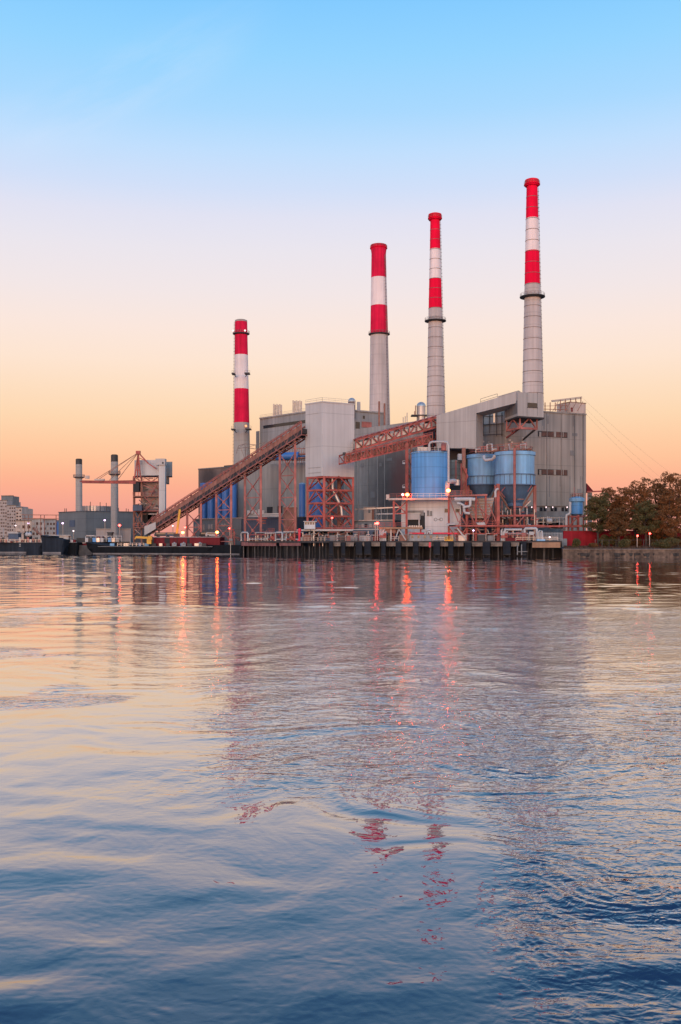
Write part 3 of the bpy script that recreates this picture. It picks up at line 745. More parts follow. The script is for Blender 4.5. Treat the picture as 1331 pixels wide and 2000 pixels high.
for px, yt, lab in ((741, 784, 'thin dark vent pipe, left of two, before the thick smokestack foot'), (751.5, 788, 'thin dark vent pipe, right of two, before the thick smokestack foot')):
    solo('vent_pipe', MB().tube(W(px, yt, 432), W(px, 840, 432), 0.42, 8), M['rust'], W(px, 840, 432), lab, 'pipe', 'vent pipes before the thick stack')
for px, yt in ((788, 815), (792, 813), (795.5, 806)):
    solo('vent_pipe', MB().tube(W(px, yt, 396), W(px, 830, 396), 0.2, 6), M['metal'], W(px, 830, 396), 'thin mast in a cluster on the roof edge left of the silver domed tank', 'pipe', 'roof masts left of the silver tank')

# low brown block and concrete hall on the left
d0, d1, d2 = xy(388, 446), xy(466, 428), xy(640, 404)
bw = thing('brown_block', 'brown stained low block behind the row of deep blue silos', 'building', (d0.x, d0.y, GZ))
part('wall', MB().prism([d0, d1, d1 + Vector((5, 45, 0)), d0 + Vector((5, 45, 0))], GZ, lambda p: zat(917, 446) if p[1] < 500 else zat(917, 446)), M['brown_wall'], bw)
part('coping', MB().prism([d0 + Vector((-.2, -.3, 0)), d1 + Vector((0, -.3, 0)), d1 + Vector((0, 1, 0)), d0 + Vector((0, 1, 0))], zat(917, 446) + .003, zat(917, 446) + .4), M['siding_dark'], bw)
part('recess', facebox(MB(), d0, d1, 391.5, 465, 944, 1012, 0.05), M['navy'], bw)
ch = thing('concrete_hall', 'grey concrete hall under the long conveyor with pipes along its roof', 'building', (d1.x, d1.y, GZ))
part('wall', MB().prism([d1 + Vector((.05, 0, 0)), d2, d2 + Vector((8, 60, 0)), d1 + Vector((6, 60, 0))], GZ, zat(905, 415)), M['grey_wall'], ch)
part('stain_strip', facebox(MB(), d1, d2, 541, 545, 908, 998, 0.03), M['siding_dark'], ch)
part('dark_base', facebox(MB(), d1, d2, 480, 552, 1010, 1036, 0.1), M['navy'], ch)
for x0, x1, y0, y1 in ((522, 533, 990, 1002), (543, 552, 988, 1002)):
    part('doorway', facebox(MB(), d1, d2, x0, x1, y0, y1, 0.12), M['black'], ch)
for k in range(4):
    z = zat(899 - 4 * (k % 3), 412)
    part('roof_pipe', MB().path([G(520, 412 - k, zat(905, 412)), G(520 + 3 * k, 412 - k, z), G(600, 402 - k, z)], 0.35, 8), M['blue_deep'] if k == 1 else M['rust'], ch)
lat = MB()
for k in range(12):
    x = 548 + 4.6 * k; D = 405
    lat.beam(W(x, 905, D), W(x, 873 + (k % 2) * 4, D), 0.22)
    lat.beam(W(x, 903, D), W(x + 4.6, 880, D), 0.14)
for y in (876, 888, 899): lat.beam(W(548, y, 405), W(600, y, 405), 0.3)
part('roof_rack', lat, M['rust'], ch)
part('roof_drum', MB().tube(W(540, 892, 405), W(584, 890, 402), 1.6, 12), M['blue_deep'], ch)
pg = thing('pipe_gantry', 'spidery steel gantry arching over the hall roof before the shortest banded stack', 'gantry', W(480, 905, 425))
gm = MB()
pts = [W(462, 886, 425), W(466, 871, 425), W(478, 867, 425), W(500, 869, 425), W(520, 863, 424), W(535, 866, 424)]
pts2 = [W(466, 876, 425), W(480, 874, 425), W(500, 877, 425), W(520, 872, 424), W(538, 875, 424)]
for P in (pts, pts2):
    for p, q in zip(P, P[1:]): gm.beam(p, q, 0.25)
for p, q in zip(pts[1:], pts2): gm.beam(p, q, 0.16)
for p, q in zip(pts[2:], pts2): gm.beam(p, q, 0.16)
part('arch', gm, M['hoop'], pg)
part('mast', MB().beam(W(480, 906, 425), W(480, 874, 425), 0.3).beam(W(472, 878, 425), W(480, 900, 425), 0.18).beam(W(488, 878, 425), W(480, 900, 425), 0.18).beam(W(502, 906, 424), W(502, 877, 424), 0.25), M['hoop'], pg)
solo('jib_arm', MB().beam(W(438, 910.5, 428), W(470, 908, 430), 0.5).beam(W(452, 910, 429), W(466, 904, 430), 0.2), M['steel_dark'], W(460, 910, 428), 'thin dark arm sticking out over the brown block roof', 'arm')
for k in range(5):
    px = 398.5 + 14.2 * k; D = 434 - 3.6 * k; r = m_(7.2, D); c = xy(px, D)
    yt = 946 - (2 if k in (1, 2) else 0)
    s_ = thing('blue_silo', f'{ORD[k]} from the left of five deep blue silos against the brown block', 'silo', (c.x, c.y, GZ), 'deep blue silos in a row')
    part('shell', MB().lathe((c.x, c.y), [(r, GZ), (r, zat(yt, D))], 28), M['blue_deep'], s_)
    part('cap', MB().lathe((c.x, c.y), [(r * 1.03, zat(yt, D)), (r * 1.03, zat(yt, D) + .4), (r * .3, zat(yt - 3, D))], 28), M['blue_deep'], s_)
for px, hw_, yt, D, lab in ((590.5, 6, 946, 372, 'narrow deep blue silo just left of the pale tower legs'), (619, 14, 945, 380, 'wide deep blue silo behind the red legs of the pale tower')):
    r = m_(hw_, D); c = xy(px, D)
    s_ = thing('blue_silo', lab, 'silo', (c.x, c.y, GZ), 'deep blue silos behind the tower')
    part('shell', MB().lathe((c.x, c.y), [(r, GZ), (r, zat(yt, D))], 28), M['blue_deep'], s_)
    part('cap', MB().lathe((c.x, c.y), [(r * 1.03, zat(yt, D)), (r * 1.03, zat(yt, D) + .4), (r * .3, zat(yt - 3, D))], 28), M['blue_silo'], s_)

# ------------------------------------------------------------------ pale transfer tower on its red frame
tc_, tl, tr_ = xy(630, 322), xy(597, 328), xy(692.5, 328)
tb = tl + (tr_ - tc_)
ZT, ZB2 = zat(785.5, 322), zat(929.5, 322)
tt = thing('transfer_tower', 'tall pale windowless transfer tower on a braced red steel frame', 'tower', (tc_.x, tc_.y + 5, GZ))
part('cladding', MB().prism([tc_, tr_, tb, tl], ZB2, ZT), M['siding_pale'], tt)
part('coping', MB().prism([tc_ + Vector((0, -.25, 0)), tr_ + Vector((.25, 0, 0)), tb + Vector((0, .25, 0)), tl + Vector((-.25, 0, 0))], ZT + .003, ZT + .35), M['siding_pale'], tt)
part('railing', railing(MB(), [Vector((p.x, p.y, ZT + .35)) for p in (tl, tc_, tr_)], 1.2, 2.4, 0.05), M['metal'], tt)
for x0, x1, y0, y1 in ((602, 622, 798, 808), (603, 627, 913, 914.2), (603, 627, 923, 924.2)):
    part('access_panel', facebox(MB(), tl, tc_, x0, x1, y0, y1, 0.06), M['siding'] if y1 - y0 < 4 else M['siding_pale'], tt)
TRZ = zat(1034, 322)
legp = {'l': (601, 327), 'c': (633.5, 322.6), 'r': (690, 327.5), 'b': (661, 334), 'm': (664, 325)}
lv = [929.5, 957, 982.5, 1008, 1034]
def zl(k): return zat(lv[k], 323)
for k, (px, D) in legp.items():
    if k == 'm': continue
    part('leg', MB().beam(G(px, D, TRZ), G(px, D, ZB2 - .02), 0.85 if k == 'c' else 0.7), M['red'], tt)
for (ka, kb) in (('l', 'c'), ('c', 'r'), ('l', 'b'), ('b', 'r')):
    A, B = legp[ka], legp[kb]
    fr = MB()
    for i in range(5):
        z = zl(i) - (0.4 if i == 0 else 0) + (.4 if i == 4 else 0)
        fr.beam(G(*A, z), G(*B, z), 0.5, 0.6)
    for i in range(4):
        a_, b_ = G(*A, zl(i + 1)), G(*B, zl(i + 1)); mid = G((A[0] + B[0]) / 2, (A[1] + B[1]) / 2, zl(i))
        if i == 3 and ka == 'c':
            mid.z = zl(4); a_.z = b_.z = zl(3)
        fr.beam(a_, mid, 0.4); fr.beam(b_, mid, 0.4)
    part('brace_frame', fr, M['red'], tt)
part('chute', MB().path([W(650, 930, 326), W(650, 955, 326), W(667, 990, 326), W(669, 1010, 326)], 0.55, 10), M['metal'], tt)
part('duct', MB().tube(W(645, 929, 327), W(645, 1034, 327), 0.35, 8).tube(W(663, 929, 330), W(663, 1034, 330), 0.6, 8), M['rust'], tt)
stp = MB()
for k in range(3):
    z0, z1 = zl(4 - k), zl(3 - k)
    p, q = G(652 if k % 2 else 680, 329, z0), G(680 if k % 2 else 652, 329, z1)
    stp.beam(p, q, 0.9, 0.25); stp.beam(p + Vector((0, 0, 1)), q + Vector((0, 0, 1)), 0.12)
part('stair', stp, M['red_pale'], tt)
bx = thing('chute_house', 'rust stained brick coloured box standing between conveyor bents left of tower', 'housing', W(567, 1034, 340))
part('wall', MB().prism(poly_xy((554, 338), (580, 336), (581, 342), (556, 344)), GZ, zat(991, 338)), M['rust'], bx)
part('lid', MB().prism(poly_xy((553.4, 337.6), (580.6, 335.6), (581.6, 342.4), (555.4, 344.4)), zat(991, 338) + .003, zat(990, 338)), M['beige'], bx)
# trestle deck that carries the tower
td = thing('trestle_deck', 'long pale trestle platform on white posts carrying the transfer tower legs', 'platform', G(660, 322, GZ))
part('deck', MB().prism(poly_xy((580, 318), (745, 313), (745, 334), (580, 338)), TRZ - .6, TRZ - 0.02), M['white'], td)
for k in range(9):
    px = 586 + 18.5 * k; D = 318.3 - 5 * k / 9
    part('post', MB().beam(G(px, D + .5, GZ), G(px, D + .5, TRZ - .9), 0.36), M['white'] if k % 3 else M['red_pale'], td)
br = MB()
for k in range(8):
    px = 586 + 18.5 * k
    a_, b_ = (G(px, 318, 5), G(px + 18.5, 317.6, TRZ - 1)) if k % 2 else (G(px, 318, TRZ - 1), G(px + 18.5, 317.6, 5))
    br.beam(a_, b_, 0.3)
part('brace', br, M['rust'], td)
part('railing', railing(MB(), [G(635, 318, TRZ), G(745, 314, TRZ)], 1.1, 2.2, 0.06), M['red_pale'], td)
cb = thing('control_cab', 'small white control cab with four dark windows on the trestle platform', 'cab', G(605, 317, TRZ))
cA, cB = xy(594.5, 316.6), xy(616, 316)
part('body', MB().prism([cA, cB, cB + Vector((0, 3, 0)), cA + Vector((0, 3, 0))], TRZ, zat(1019, 316)), M['white_wall'], cb)
part('roof', MB().prism([cA + Vector((-.3, -.3, 0)), cB + Vector((.6, -.3, 0)), cB + Vector((.6, 3.3, 0)), cA + Vector((-.3, 3.3, 0))], zat(1019, 316) + .003, zat(1017.6, 316)), M['white'], cb)
for k in range(4): part('window', facebox(MB(), cA, cB, 596 + 5 * k, 599.6 + 5 * k, 1019.6, 1024.5, 0.08), M['glass'], cb)

# ------------------------------------------------------------------ conveyors
def conveyor(t, S, E, w, hgt, npan, mt, belly=True, chord=0.45, web=0.22, roof=None):
    S = Vector(S); E = Vector(E)
    d = (E - S); side = d.cross(Vector((0, 0, 1))).normalized() * (w / 2); up = Vector((0, 0, hgt))
    for s in (-1, 1):
        tr = MB(); a, b = S + side * s, E + side * s
        tr.beam(a, b, chord); tr.beam(a + up, b + up, chord)
        for k in range(npan):
            p, q = a.lerp(b, k / npan), a.lerp(b, (k + 1) / npan)
            tr.beam(p, p + up, web)
            if k % 2: tr.beam(p, q + up, web)
            else: tr.beam(p + up, q, web)
        tr.beam(b, b + up, web)
        part('truss', tr, mt, t)
    cr = MB()
    for k in range(npan + 1):
        p = S.lerp(E, k / npan)
        cr.beam(p - side, p + side, web * 1.3)
    part('floor_frame', cr, mt, t)
    return side, up
lc = thing('long_conveyor', 'long inclined red conveyor gallery climbing from the dock to the pale tower', 'conveyor', G(300, 397, GZ))
S, E = W(306, 1036, 386), W(598, 850, 327)
side, up = conveyor(lc, S, E, 4.0, 4.2, 34, M['red_grey'], chord=0.4, web=0.22)
bz = Vector((0, 0, 0.9))
part('belt_casing', MB().hexa([S - side * .9 + bz * .6, S + side * .9 + bz * .6, S + side * .9 + bz * 2.2, S - side * .9 + bz * 2.2][0:2] + [E + side * .9 + bz * .6, E - side * .9 + bz * .6] + [S - side * .9 + bz * 2.3, S + side * .9 + bz * 2.3, E + side * .9 + bz * 2.3, E - side * .9 + bz * 2.3]), M['belt'], lc)
sp = side * 1.05
part('side_sheet', MB().slab([S + sp + Vector((0, 0, 1.7)), E + sp + Vector((0, 0, 1.7)), E + sp + Vector((0, 0, 3.5)), S + sp + Vector((0, 0, 3.5))], side * -.02), M['rust'], lc)
part('belly_sheet', MB().slab([S + sp + Vector((0, 0, -.1)), E + sp + Vector((0, 0, -.1)), E + sp + Vector((0, 0, 1.65)), S + sp + Vector((0, 0, 1.65))], side * -.02), M['belt'], lc)
hr = MB()
for k in range(45):
    p = S.lerp(E, k / 44) + side * 1.15 + Vector((0, 0, 3.1)); hr.beam(p, p + Vector((0, 0, 1.5)), 0.13)
for hz in (3.9, 4.6): hr.beam(S + side * 1.15 + Vector((0, 0, hz)), E + side * 1.15 + Vector((0, 0, hz)), 0.14)
part('handrail', hr, M['red_pale'], lc)
low = MB()
for k in range(34):
    p, q = S.lerp(E, k / 34) + side, S.lerp(E, (k + 1) / 34) + side
    a, b = p + Vector((0, 0, -1.2)), q + Vector((0, 0, -1.2))
    low.beam(a, b, 0.22); low.beam(p if k % 2 else a, b if k % 2 else q, 0.16)
part('under_truss', low, M['rust'], lc)
part('end_hood', MB().slab([W(282.5, 1028, 383), W(304.5, 1019.5, 382), W(304.5, 1033, 382), W(282.5, 1046, 383)], (0.8, 5, 0)), M['white'], lc)
def conv_at(px):
    a, b = xy(306, 386), xy(598, 327); h_ = hit(a, b, px)
    s = (h_.x - a.x) / (b.x - a.x); return h_, S.z + s * (E.z - S.z)
for k, (xa, xb) in enumerate(((371, 398), (428, 457), (484, 515), (552, 582))):
    lab = ['first and shortest', 'second, before the blue silos,', 'third, before the grey hall,', 'fourth and tallest'][k]
    bt = thing('conveyor_bent', f'{lab} red lattice bent holding up the long conveyor', 'support tower', Vector((conv_at((xa + xb) / 2)[0].x, conv_at((xa + xb) / 2)[0].y, GZ)), 'red bents under the long conveyor')
    pa, za = conv_at(xa); pb, zb = conv_at(xb)
    sd = Vector((side.x, side.y, 0)).normalized() * 1.2
    for p, z in ((pa, za), (pb, zb)):
        part('leg', MB().beam(Vector((p.x, p.y, GZ)) + sd, Vector((p.x, p.y, z - .2)) + sd, 0.75), M['red_pale'], bt)
    nb = max(1, round((min(za, zb) - GZ) / 7.5)); xb_ = MB()
    for i in range(nb):
        z0 = GZ + 1.5 + (za - GZ - 3) * i / nb; z1 = GZ + 1.5 + (za - GZ - 3) * (i + 1) / nb
        A0, A1 = Vector((pa.x, pa.y, z0)) + sd, Vector((pa.x, pa.y, z1)) + sd
        B0, B1 = Vector((pb.x, pb.y, z0)) + sd, Vector((pb.x, pb.y, z1)) + sd
        xb_.beam(A0, B1, 0.26); xb_.beam(A1, B0, 0.26); xb_.beam(A0, B0, 0.3)
        c = (A0 + B1) / 2; xb_.box(c, (1.0, .2, 1.0), 0)
    part('bracing', xb_, M['red_pale'], bt)
    for p in (pa, pb): part('footing', MB().box(Vector((p.x, p.y, GZ + .7)) + sd, (1.8, 1.8, 1.4)), M['cap'], bt)

uc = thing('covered_conveyor', 'upper red conveyor bridge with a tiled roof from tower to grey gallery', 'conveyor', W(693, 880, 327))
S2, E2 = W(691, 880, 327.5), W(853, 834, 338)
side2, up2 = conveyor(uc, S2, E2, 4.2, zat(861, 327) - zat(880, 327), 11, M['red'], chord=0.6, web=0.32)
Ls = (E2 - S2)
part('casing', MB().hexa([S2 - side2 * .8 + Vector((0, 0, .5)), S2 + side2 * .8 + Vector((0, 0, .5)), E2 + side2 * .8 + Vector((0, 0, .5)), E2 - side2 * .8 + Vector((0, 0, .5)),
                          S2 - side2 * .8 + Vector((0, 0, 2.2)), S2 + side2 * .8 + Vector((0, 0, 2.2)), E2 + side2 * .8 + Vector((0, 0, 2.2)), E2 - side2 * .8 + Vector((0, 0, 2.2))]), M['metal'], uc)
part('belt_casing', MB().beam(S2 + Vector((0, 0, .25)), E2 + Vector((0, 0, .25)), 3.4, .4), M['belt'], uc)
for k in range(14):
    p, q = S2 + Ls * (k / 14) + up2, S2 + Ls * ((k + 1) / 14) + up2
    lift = Vector((0, 0, 0.55))
    part('roof_panel', MB().hexa([p - side2 * 1.15 + lift * .5, p + side2 * 1.15 + lift * .5, q + side2 * 1.15 + lift * 1.2, q - side2 * 1.15 + lift * 1.2,
                                  p - side2 * 1.15 + lift * .9, p + side2 * 1.15 + lift * .9, q + side2 * 1.15 + lift * 1.6, q - side2 * 1.15 + lift * 1.6]), M['red'], uc)
ol = thing('open_conveyor', 'lower red conveyor truss with dark underside jutting from the pale tower', 'conveyor', W(669, 906, 318))
S3, E3 = W(669, 905.5, 318), W(838, 865, 333)
side3, up3 = conveyor(ol, S3, E3, 4.6, zat(889, 318) - zat(905.5, 318), 17, M['red'], chord=0.5, web=0.26)
part('casing', MB().beam(S3 + Vector((0, 0, 1.6)) + Ls * .03, E3 + Vector((0, 0, 1.6)), 2.4, 1.2), M['rust'], ol)
hr3 = MB()
for k in range(30):
    p = S3.lerp(E3, k / 29) + side3 * 1.1 + up3 * .35; hr3.beam(p, p + up3 * .9, .12)
hr3.beam(S3 + side3 * 1.1 + up3 * 1.25, E3 + side3 * 1.1 + up3 * 1.25, .14)
part('handrail', hr3, M['red_pale'], ol)
part('belt_casing', MB().beam(S3 + Vector((0, 0, -.05)), E3 + Vector((0, 0, -.05)), 4.4, .35), M['belt'], ol)
part('walkway_sheet', MB().slab([S3 + side3 * .85 + Vector((0, 0, .4)), E3 + side3 * .85 + Vector((0, 0, .4)), E3 + side3 * .85 + Vector((0, 0, 1.5)), S3 + side3 * .85 + Vector((0, 0, 1.5))], side3 * .05), M['rust'], ol)
part('end_box', MB().box(S3 + Vector((.6, 0, 3.2)), (m_(6, 318), 1.6, m_(5, 318))), M['steel_dark'], ol)
cs = thing('conveyor_column', 'red lattice column carrying the open conveyor beside the light blue tank', 'support tower', G(799, 322, GZ))
part('leg', MB().beam(G(795, 321, GZ), W(795, 866, 321), 1.0), M['red'], cs)
part('leg', MB().beam(G(804, 327, GZ), W(804, 868, 327), 0.6), M['rust'], cs)
zz = MB()
for k in range(12):
    z0, z1 = GZ + 2 + 2.5 * k, GZ + 4.5 + 2.5 * k
    zz.beam(G(795.5 if k % 2 else 804, 321.5 if k % 2 else 326.5, z0), G(804 if k % 2 else 795.5, 326.5 if k % 2 else 321.5, z1), 0.3)
part('lacing', zz, M['rust'], cs)
for y in (905, 952): part('landing', MB().box(W(789, y, 320.5), (m_(5, 320), 1.5, .5)).beam(W(787, y - 5, 320), W(792, y - 5, 320), .12).beam(W(787, y, 320), W(787, y - 5, 320), .12), M['white'], cs)
rk = thing('steelwork', 'red steel frame in the dark gap at the upper conveyor head', 'steel frame', W(838, 880, 342))
f_ = MB()
for x in (828, 836, 845, 851.5): f_.beam(W(x, 832 if x > 840 else 838, 343), W(x, 900, 343), 0.4)
for y in (842, 858, 875): f_.beam(W(812, y + 1, 343), W(853, y, 343), 0.4)
part('frame', f_, M['red'], rk)
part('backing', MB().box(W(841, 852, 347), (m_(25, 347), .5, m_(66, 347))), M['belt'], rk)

# ------------------------------------------------------------------ grey gallery block and head house
gA, gB, gC = xy(853, 334), xy(930.5, 327), xy(1013, 320)
gl = thing('gallery', 'grey clad sloping gallery rising right to the head house before tall stack', 'gallery', (gB.x, gB.y, zat(875, 328)))
def gp(px, py):
    h_ = hit(gA, gC, px); return Vector((h_.x, h_.y, zat(py, h_.y)))
back = Vector((3.5, 8, 0))
part('cladding', MB().slab([gp(853, 811.5), gp(853, 874.5), gp(930.5, 876.5), gp(930.5, 807), gp(1013, 786), gp(1013, 764.5)], back), M['gallery'], gl)
top_ = MB()
for k in range(3):
    x = 930 + 14 * k; yt = 776
part('railing', railing(MB(), [gp(935, 787.5) + back * .3, gp(968, 777.5) + back * .3], 1.8, 5, .07).path([gp(977, 769.5) + back * .4, gp(1010, 760.5) + back * .4], 0.1, 5), M['hoop'], gl)
part('roof_slab', MB().slab([gp(973, 774), gp(1013, 762.5), gp(1013, 764.4), gp(973, 776)], back), M['siding'], gl)
hA, hB, hC = xy(986.5, 331), xy(1011.5, 319), xy(1062, 323)
hh = thing('head_house', 'boxy grey head house cantilevered on red braces at the gallery top', 'head house', (hB.x, hB.y, zat(814, 320)))
part('cladding', MB().prism([hA, hB, hC, hC + (hA - hB)], zat(812.5, 319), zat(765.5, 319)), M['gallery'], hh)
part('painted_side_shade', facebox(MB(), hA, hB, 987, 1011, 787, 812, 0.04), M['siding_dark'], hh)  # darker sheet paints the shade of this side face
win = part('window', facebox(MB(), hB, hC, 1031, 1049.5, 787, 795.5, 0.1), M['glass'], hh)
part('frame', facebox(MB(), hB, hC, 1030, 1050.5, 795.5, 796.6, 0.18), M['steel_dark'], win)
for x0, x1 in ((1029.5, 1030.3), (1049.8, 1050.6)):
    part('cladding_seam', facebox(MB(), hB, hC, x0, x1, 767, 812, 0.04), M['siding_dark'], hh)
part('floor_beam', MB().prism([hA + Vector((-.1, -.1, 0)), hB + Vector((0, -.3, 0)), hC + Vector((.3, 0, 0)), hC + (hA - hB)], zat(815.5, 319), zat(812.5, 319) - .003), M['belt'], hh)
z0, z1 = zat(836, 321), zat(815.5, 321)
bf = MB()
P = {'a': (990, 329), 'b': (1016, 321), 'c': (1049, 324)}
bf.beam(G(*P['a'], z0), G(*P['b'], z0), .6); bf.beam(G(*P['b'], z0), G(*P['c'], z0), .7)
bf.beam(G(*P['b'], z0), G(*P['b'], z1), .5); bf.beam(G(*P['c'], z0), G(*P['c'], z1), .5); bf.beam(G(*P['a'], z0), G(*P['a'], z1), .4)
bf.beam(G(1016, 321, z0), G(1034, 322.5, z1), .4); bf.beam(G(1034, 322.5, z1), G(1048, 324, z0), .4)
bf.beam(G(1016, 321, z0), G(1002, 325, z1), .35); bf.beam(G(1002, 325, z1), G(990, 329, z0), .35)
part('brace_frame', bf, M['red_pale'], hh)
part('strut', MB().beam(W(990, 855, 337), G(1016, 321.5, z0), .5).beam(W(990, 838, 337), W(1003, 846, 331), .35).beam(W(1002, 837, 325), W(1002, 846, 331), .35), M['red'], hh)
part('strut', MB().beam(W(1022, 859, 340), G(1046, 324.5, z0), .5), M['steel_dark'], hh)
for k, (px, py, D) in enumerate(((943, 865, 345), (955, 866, 345), (978, 864, 342), (995, 862, 338.5), (999, 866, 338.5), (1021, 858, 340), (1020, 866, 340))):
    fl = thing('floodlight', f'{ORD[k]} small white floodlight, from the left, on the wall above the twin blue silos', 'floodlight', W(px, py, D - .6), 'floodlights above the twin silos')
    part('bracket', MB().path([W(px, py + 4, D - .4), W(px, py, D - .7), W(px + 1.2, py - 2, D - 1.2)], 0.12, 6), M['metal'], fl)
    part('head', MB().box(W(px + 1.2, py - 2.2, D - 1.3), (.7, .5, .6)), M['white'], fl)
ls = thing('strip_lamp', 'glowing vertical orange strip lamp high on the wall under the sloping gallery', 'lamp', W(965.5, 824, 340.5))
part('bracket', MB().beam(W(962, 799.5, 340), W(972, 797.5, 339), .35).beam(W(970, 795, 339), W(970, 799, 339), .3), M['white'], ls)
part('tube', MB().beam(W(965.5, 799.5, 340), W(965.5, 825, 340.2), .4), glow('strip_lamp_light', (1.0, 0.6, 0.4), 0.9), ls)

# ------------------------------------------------------------------ light blue tank on its white base building
c = xy(840, 309); r = m_(36, 309)
bt = thing('blue_tank', 'large smooth light blue storage tank on the roof of the white building', 'tank', (c.x, c.y, zat(974, 309)))
part('shell', MB().lathe((c.x, c.y), [(r, zat(976, 300)), (r, zat(881, 302)), (r * .985, zat(881, 302) + .2)], 64), M['blue_tank'], bt)
part('rim', MB().lathe((c.x, c.y), [(r + .02, zat(882.6, 302)), (r + .16, zat(882.6, 302)), (r + .16, zat(880.6, 302)), (r + .02, zat(880.6, 302))], 64, None, False), M['blue_silo'], bt)
rl = MB()
ring = [Vector((c.x + r * .93 * math.cos(2 * math.pi * k / 28), c.y + r * .93 * math.sin(2 * math.pi * k / 28), zat(880.6, 302))) for k in range(29)]
part('railing', railing(rl, ring, 1.1, 3, .05), M['metal'], bt)
part('roof_box', MB().box((c.x - 2, c.y, zat(877, 306)), (m_(26, 306), 4, 1.4)), M['metal'], bt)
dr = MB().tube(W(867, 880, 304), W(867, 868, 304), m_(5, 304), 14); dr.ball(W(867, 868, 304), m_(5, 304), 14, 8)
part('filter_drum', dr, M['red_pale'], bt)
for x in (850, 857, 873): part('roof_post', MB().beam(W(x, 881, 304), W(x, 867 if x > 870 else 872, 304), .22), M['white'], bt)
gpipe = [W(839, 881, 302), W(839, 868, 302), W(841, 864.5, 302), W(846, 863, 302), W(868, 863, 300), W(873.5, 864.5, 300), W(876, 869, 300), W(876.5, 880, 300), W(876.5, 942, 299)]
solo('goose_neck_pipe', MB().path(gpipe, 0.36, 10), M['white'], W(876, 942, 299), 'white goose neck pipe arching over the light blue tank top', 'pipe')

wA, wB = xy(784, 305), xy(901, 299.5)
wb = thing('white_building', 'white panelled building with a dark loading opening under the blue tank', 'building', (wA.x, wA.y, GZ))
ZW = zat(976.5, 302)
part('wall', MB().prism([wA, wB, wB + Vector((3, 18, 0)), wA + Vector((3, 18, 0))], GZ, ZW), M['white_wall'], wb)
part('coping', MB().prism([wA + Vector((-.2, -.3, 0)), wB + Vector((.2, -.3, 0)), wB + Vector((0, .5, 0)), wA + Vector((0, .5, 0))], ZW + .003, ZW + .5), M['beige'], wb)
op = part('loading_opening', facebox(MB(), wA, wB, 797, 829.5, 1014.5, 1027, 0.1), M['black'], wb)
part('opening_slot', facebox(MB(), wA, wB, 822, 830.5, 1001, 1034, 0.07), M['black'], wb)
part('hood', facebox(MB(), wA, wB, 795, 821.5, 1003, 1015, 0.9), M['white'], wb)
part('hood_post', facebox(MB(), wA, wB, 819.5, 821.5, 1003, 1033, 1.2, -.8), M['white'], wb)
lv_ = part('louvre_panel', facebox(MB(), wA, wB, 789, 828, 997, 1001.5, 0.12), M['siding_dark'], wb)
part('louvre_panel', facebox(MB(), wA, wB, 822.5, 828.5, 1001.6, 1007, 0.13), M['siding_dark'], wb)
for x0, x1, y0, y1 in ((834.5, 839, 997, 1007), (840.2, 844.6, 998, 1007), (869, 879, 993.5, 1000), (890, 898, 994, 1000)):
    wv = part('window', facebox(MB(), wA, wB, x0, x1, y0, y1, 0.1), M['siding_dark'] if x0 < 850 else M['glass'], wb)
    part('sill', facebox(MB(), wA, wB, x0 - .4, x1 + .4, y1 + .03, y1 + .8, 0.2), M['cap'], wv)
mk = MB()
for x in (851, 862):
    h_ = hit(wA, wB, x); cc = Vector((h_.x, h_.y - .12, zat(1014.5, h_.y)))
    mk.path([cc + Vector((math.cos(k * math.pi / 6) * .45, 0, math.sin(k * math.pi / 6) * .45)) for k in range(13)], 0.07, 5, False)
h1, h2 = hit(wA, wB, 853.6), hit(wA, wB, 859.5)
mk.beam(Vector((h1.x, h1.y - .12, zat(1014.5, h1.y))), Vector((h2.x, h2.y - .12, zat(1014.5, h2.y))), .1)
part('emblem', mk, M['siding_dark'], wb)
# platform in front of the tank
pf = thing('platform', 'railed walkway platform on red braced legs at the left of the white building', 'platform', G(780, 299, GZ))
part('deck', MB().prism(poly_xy((759, 300), (876, 297.5), (878, 303), (760, 308)), zat(976.5, 299), zat(972.5, 299)), M['beige'], pf)
part('railing', railing(MB(), [G(761, 300.5, zat(972.5, 299)), G(804, 299.4, zat(972.5, 299))], 1.3, 1.8, .07), M['red_pale'], pf)
part('railing', railing(MB(), [G(804.5, 299.4, zat(972.5, 299)), G(875, 298, zat(972.5, 299))], 1.3, 1.8, .05), M['metal'], pf)
for x, D in ((769.5, 300.6), (794.5, 300.2)):
    part('leg', MB().beam(G(x, D, GZ), G(x, D, zat(976.5, 299)), .6), M['red'], pf)
part('leg', MB().beam(G(769.5, 307, GZ), G(769.5, 307, zat(976.5, 299)), .5), M['red'], pf)
part('brace', MB().beam(W(770, 1003, 300.5), W(794, 980, 300.2), .3).beam(W(770, 980, 300.5), W(794, 1003, 300.2), .3).beam(W(770, 1003, 300.5), W(794, 1003, 300.2), .3), M['red'], pf)
part('end_box', MB().box(W(757.5, 971, 301), (1, 1, 1.6)), M['beige'], pf)
lp = thing('loading_platform', 'tan loading platform with red rails and clutter left of the dark opening', 'platform', G(780, 296, GZ))
part('deck', MB().prism(poly_xy((740, 298), (826, 296.5), (826, 299), (741, 303)), zat(1033, 297), zat(1029.5, 297)), M['tan'], lp)
part('railing', railing(MB(), [G(741, 298.5, zat(1029.5, 297)), G(795, 297.2, zat(1029.5, 297))], 1.3, 1.6, .08), M['red'], lp)
for x in (746, 764, 793, 822): part('leg', MB().beam(G(x, 298.4, GZ), G(x, 298.4, zat(1033, 297)), .45), M['beige'] if x < 790 else M['red'], lp)
part('brace', MB().beam(W(780, 1034, 297.8), W(793, 1055, 297.8), .35), M['white'], lp)
part('brace', MB().beam(W(779, 1034, 297.8), W(773, 1052, 297.8), .3), M['white'], lp)
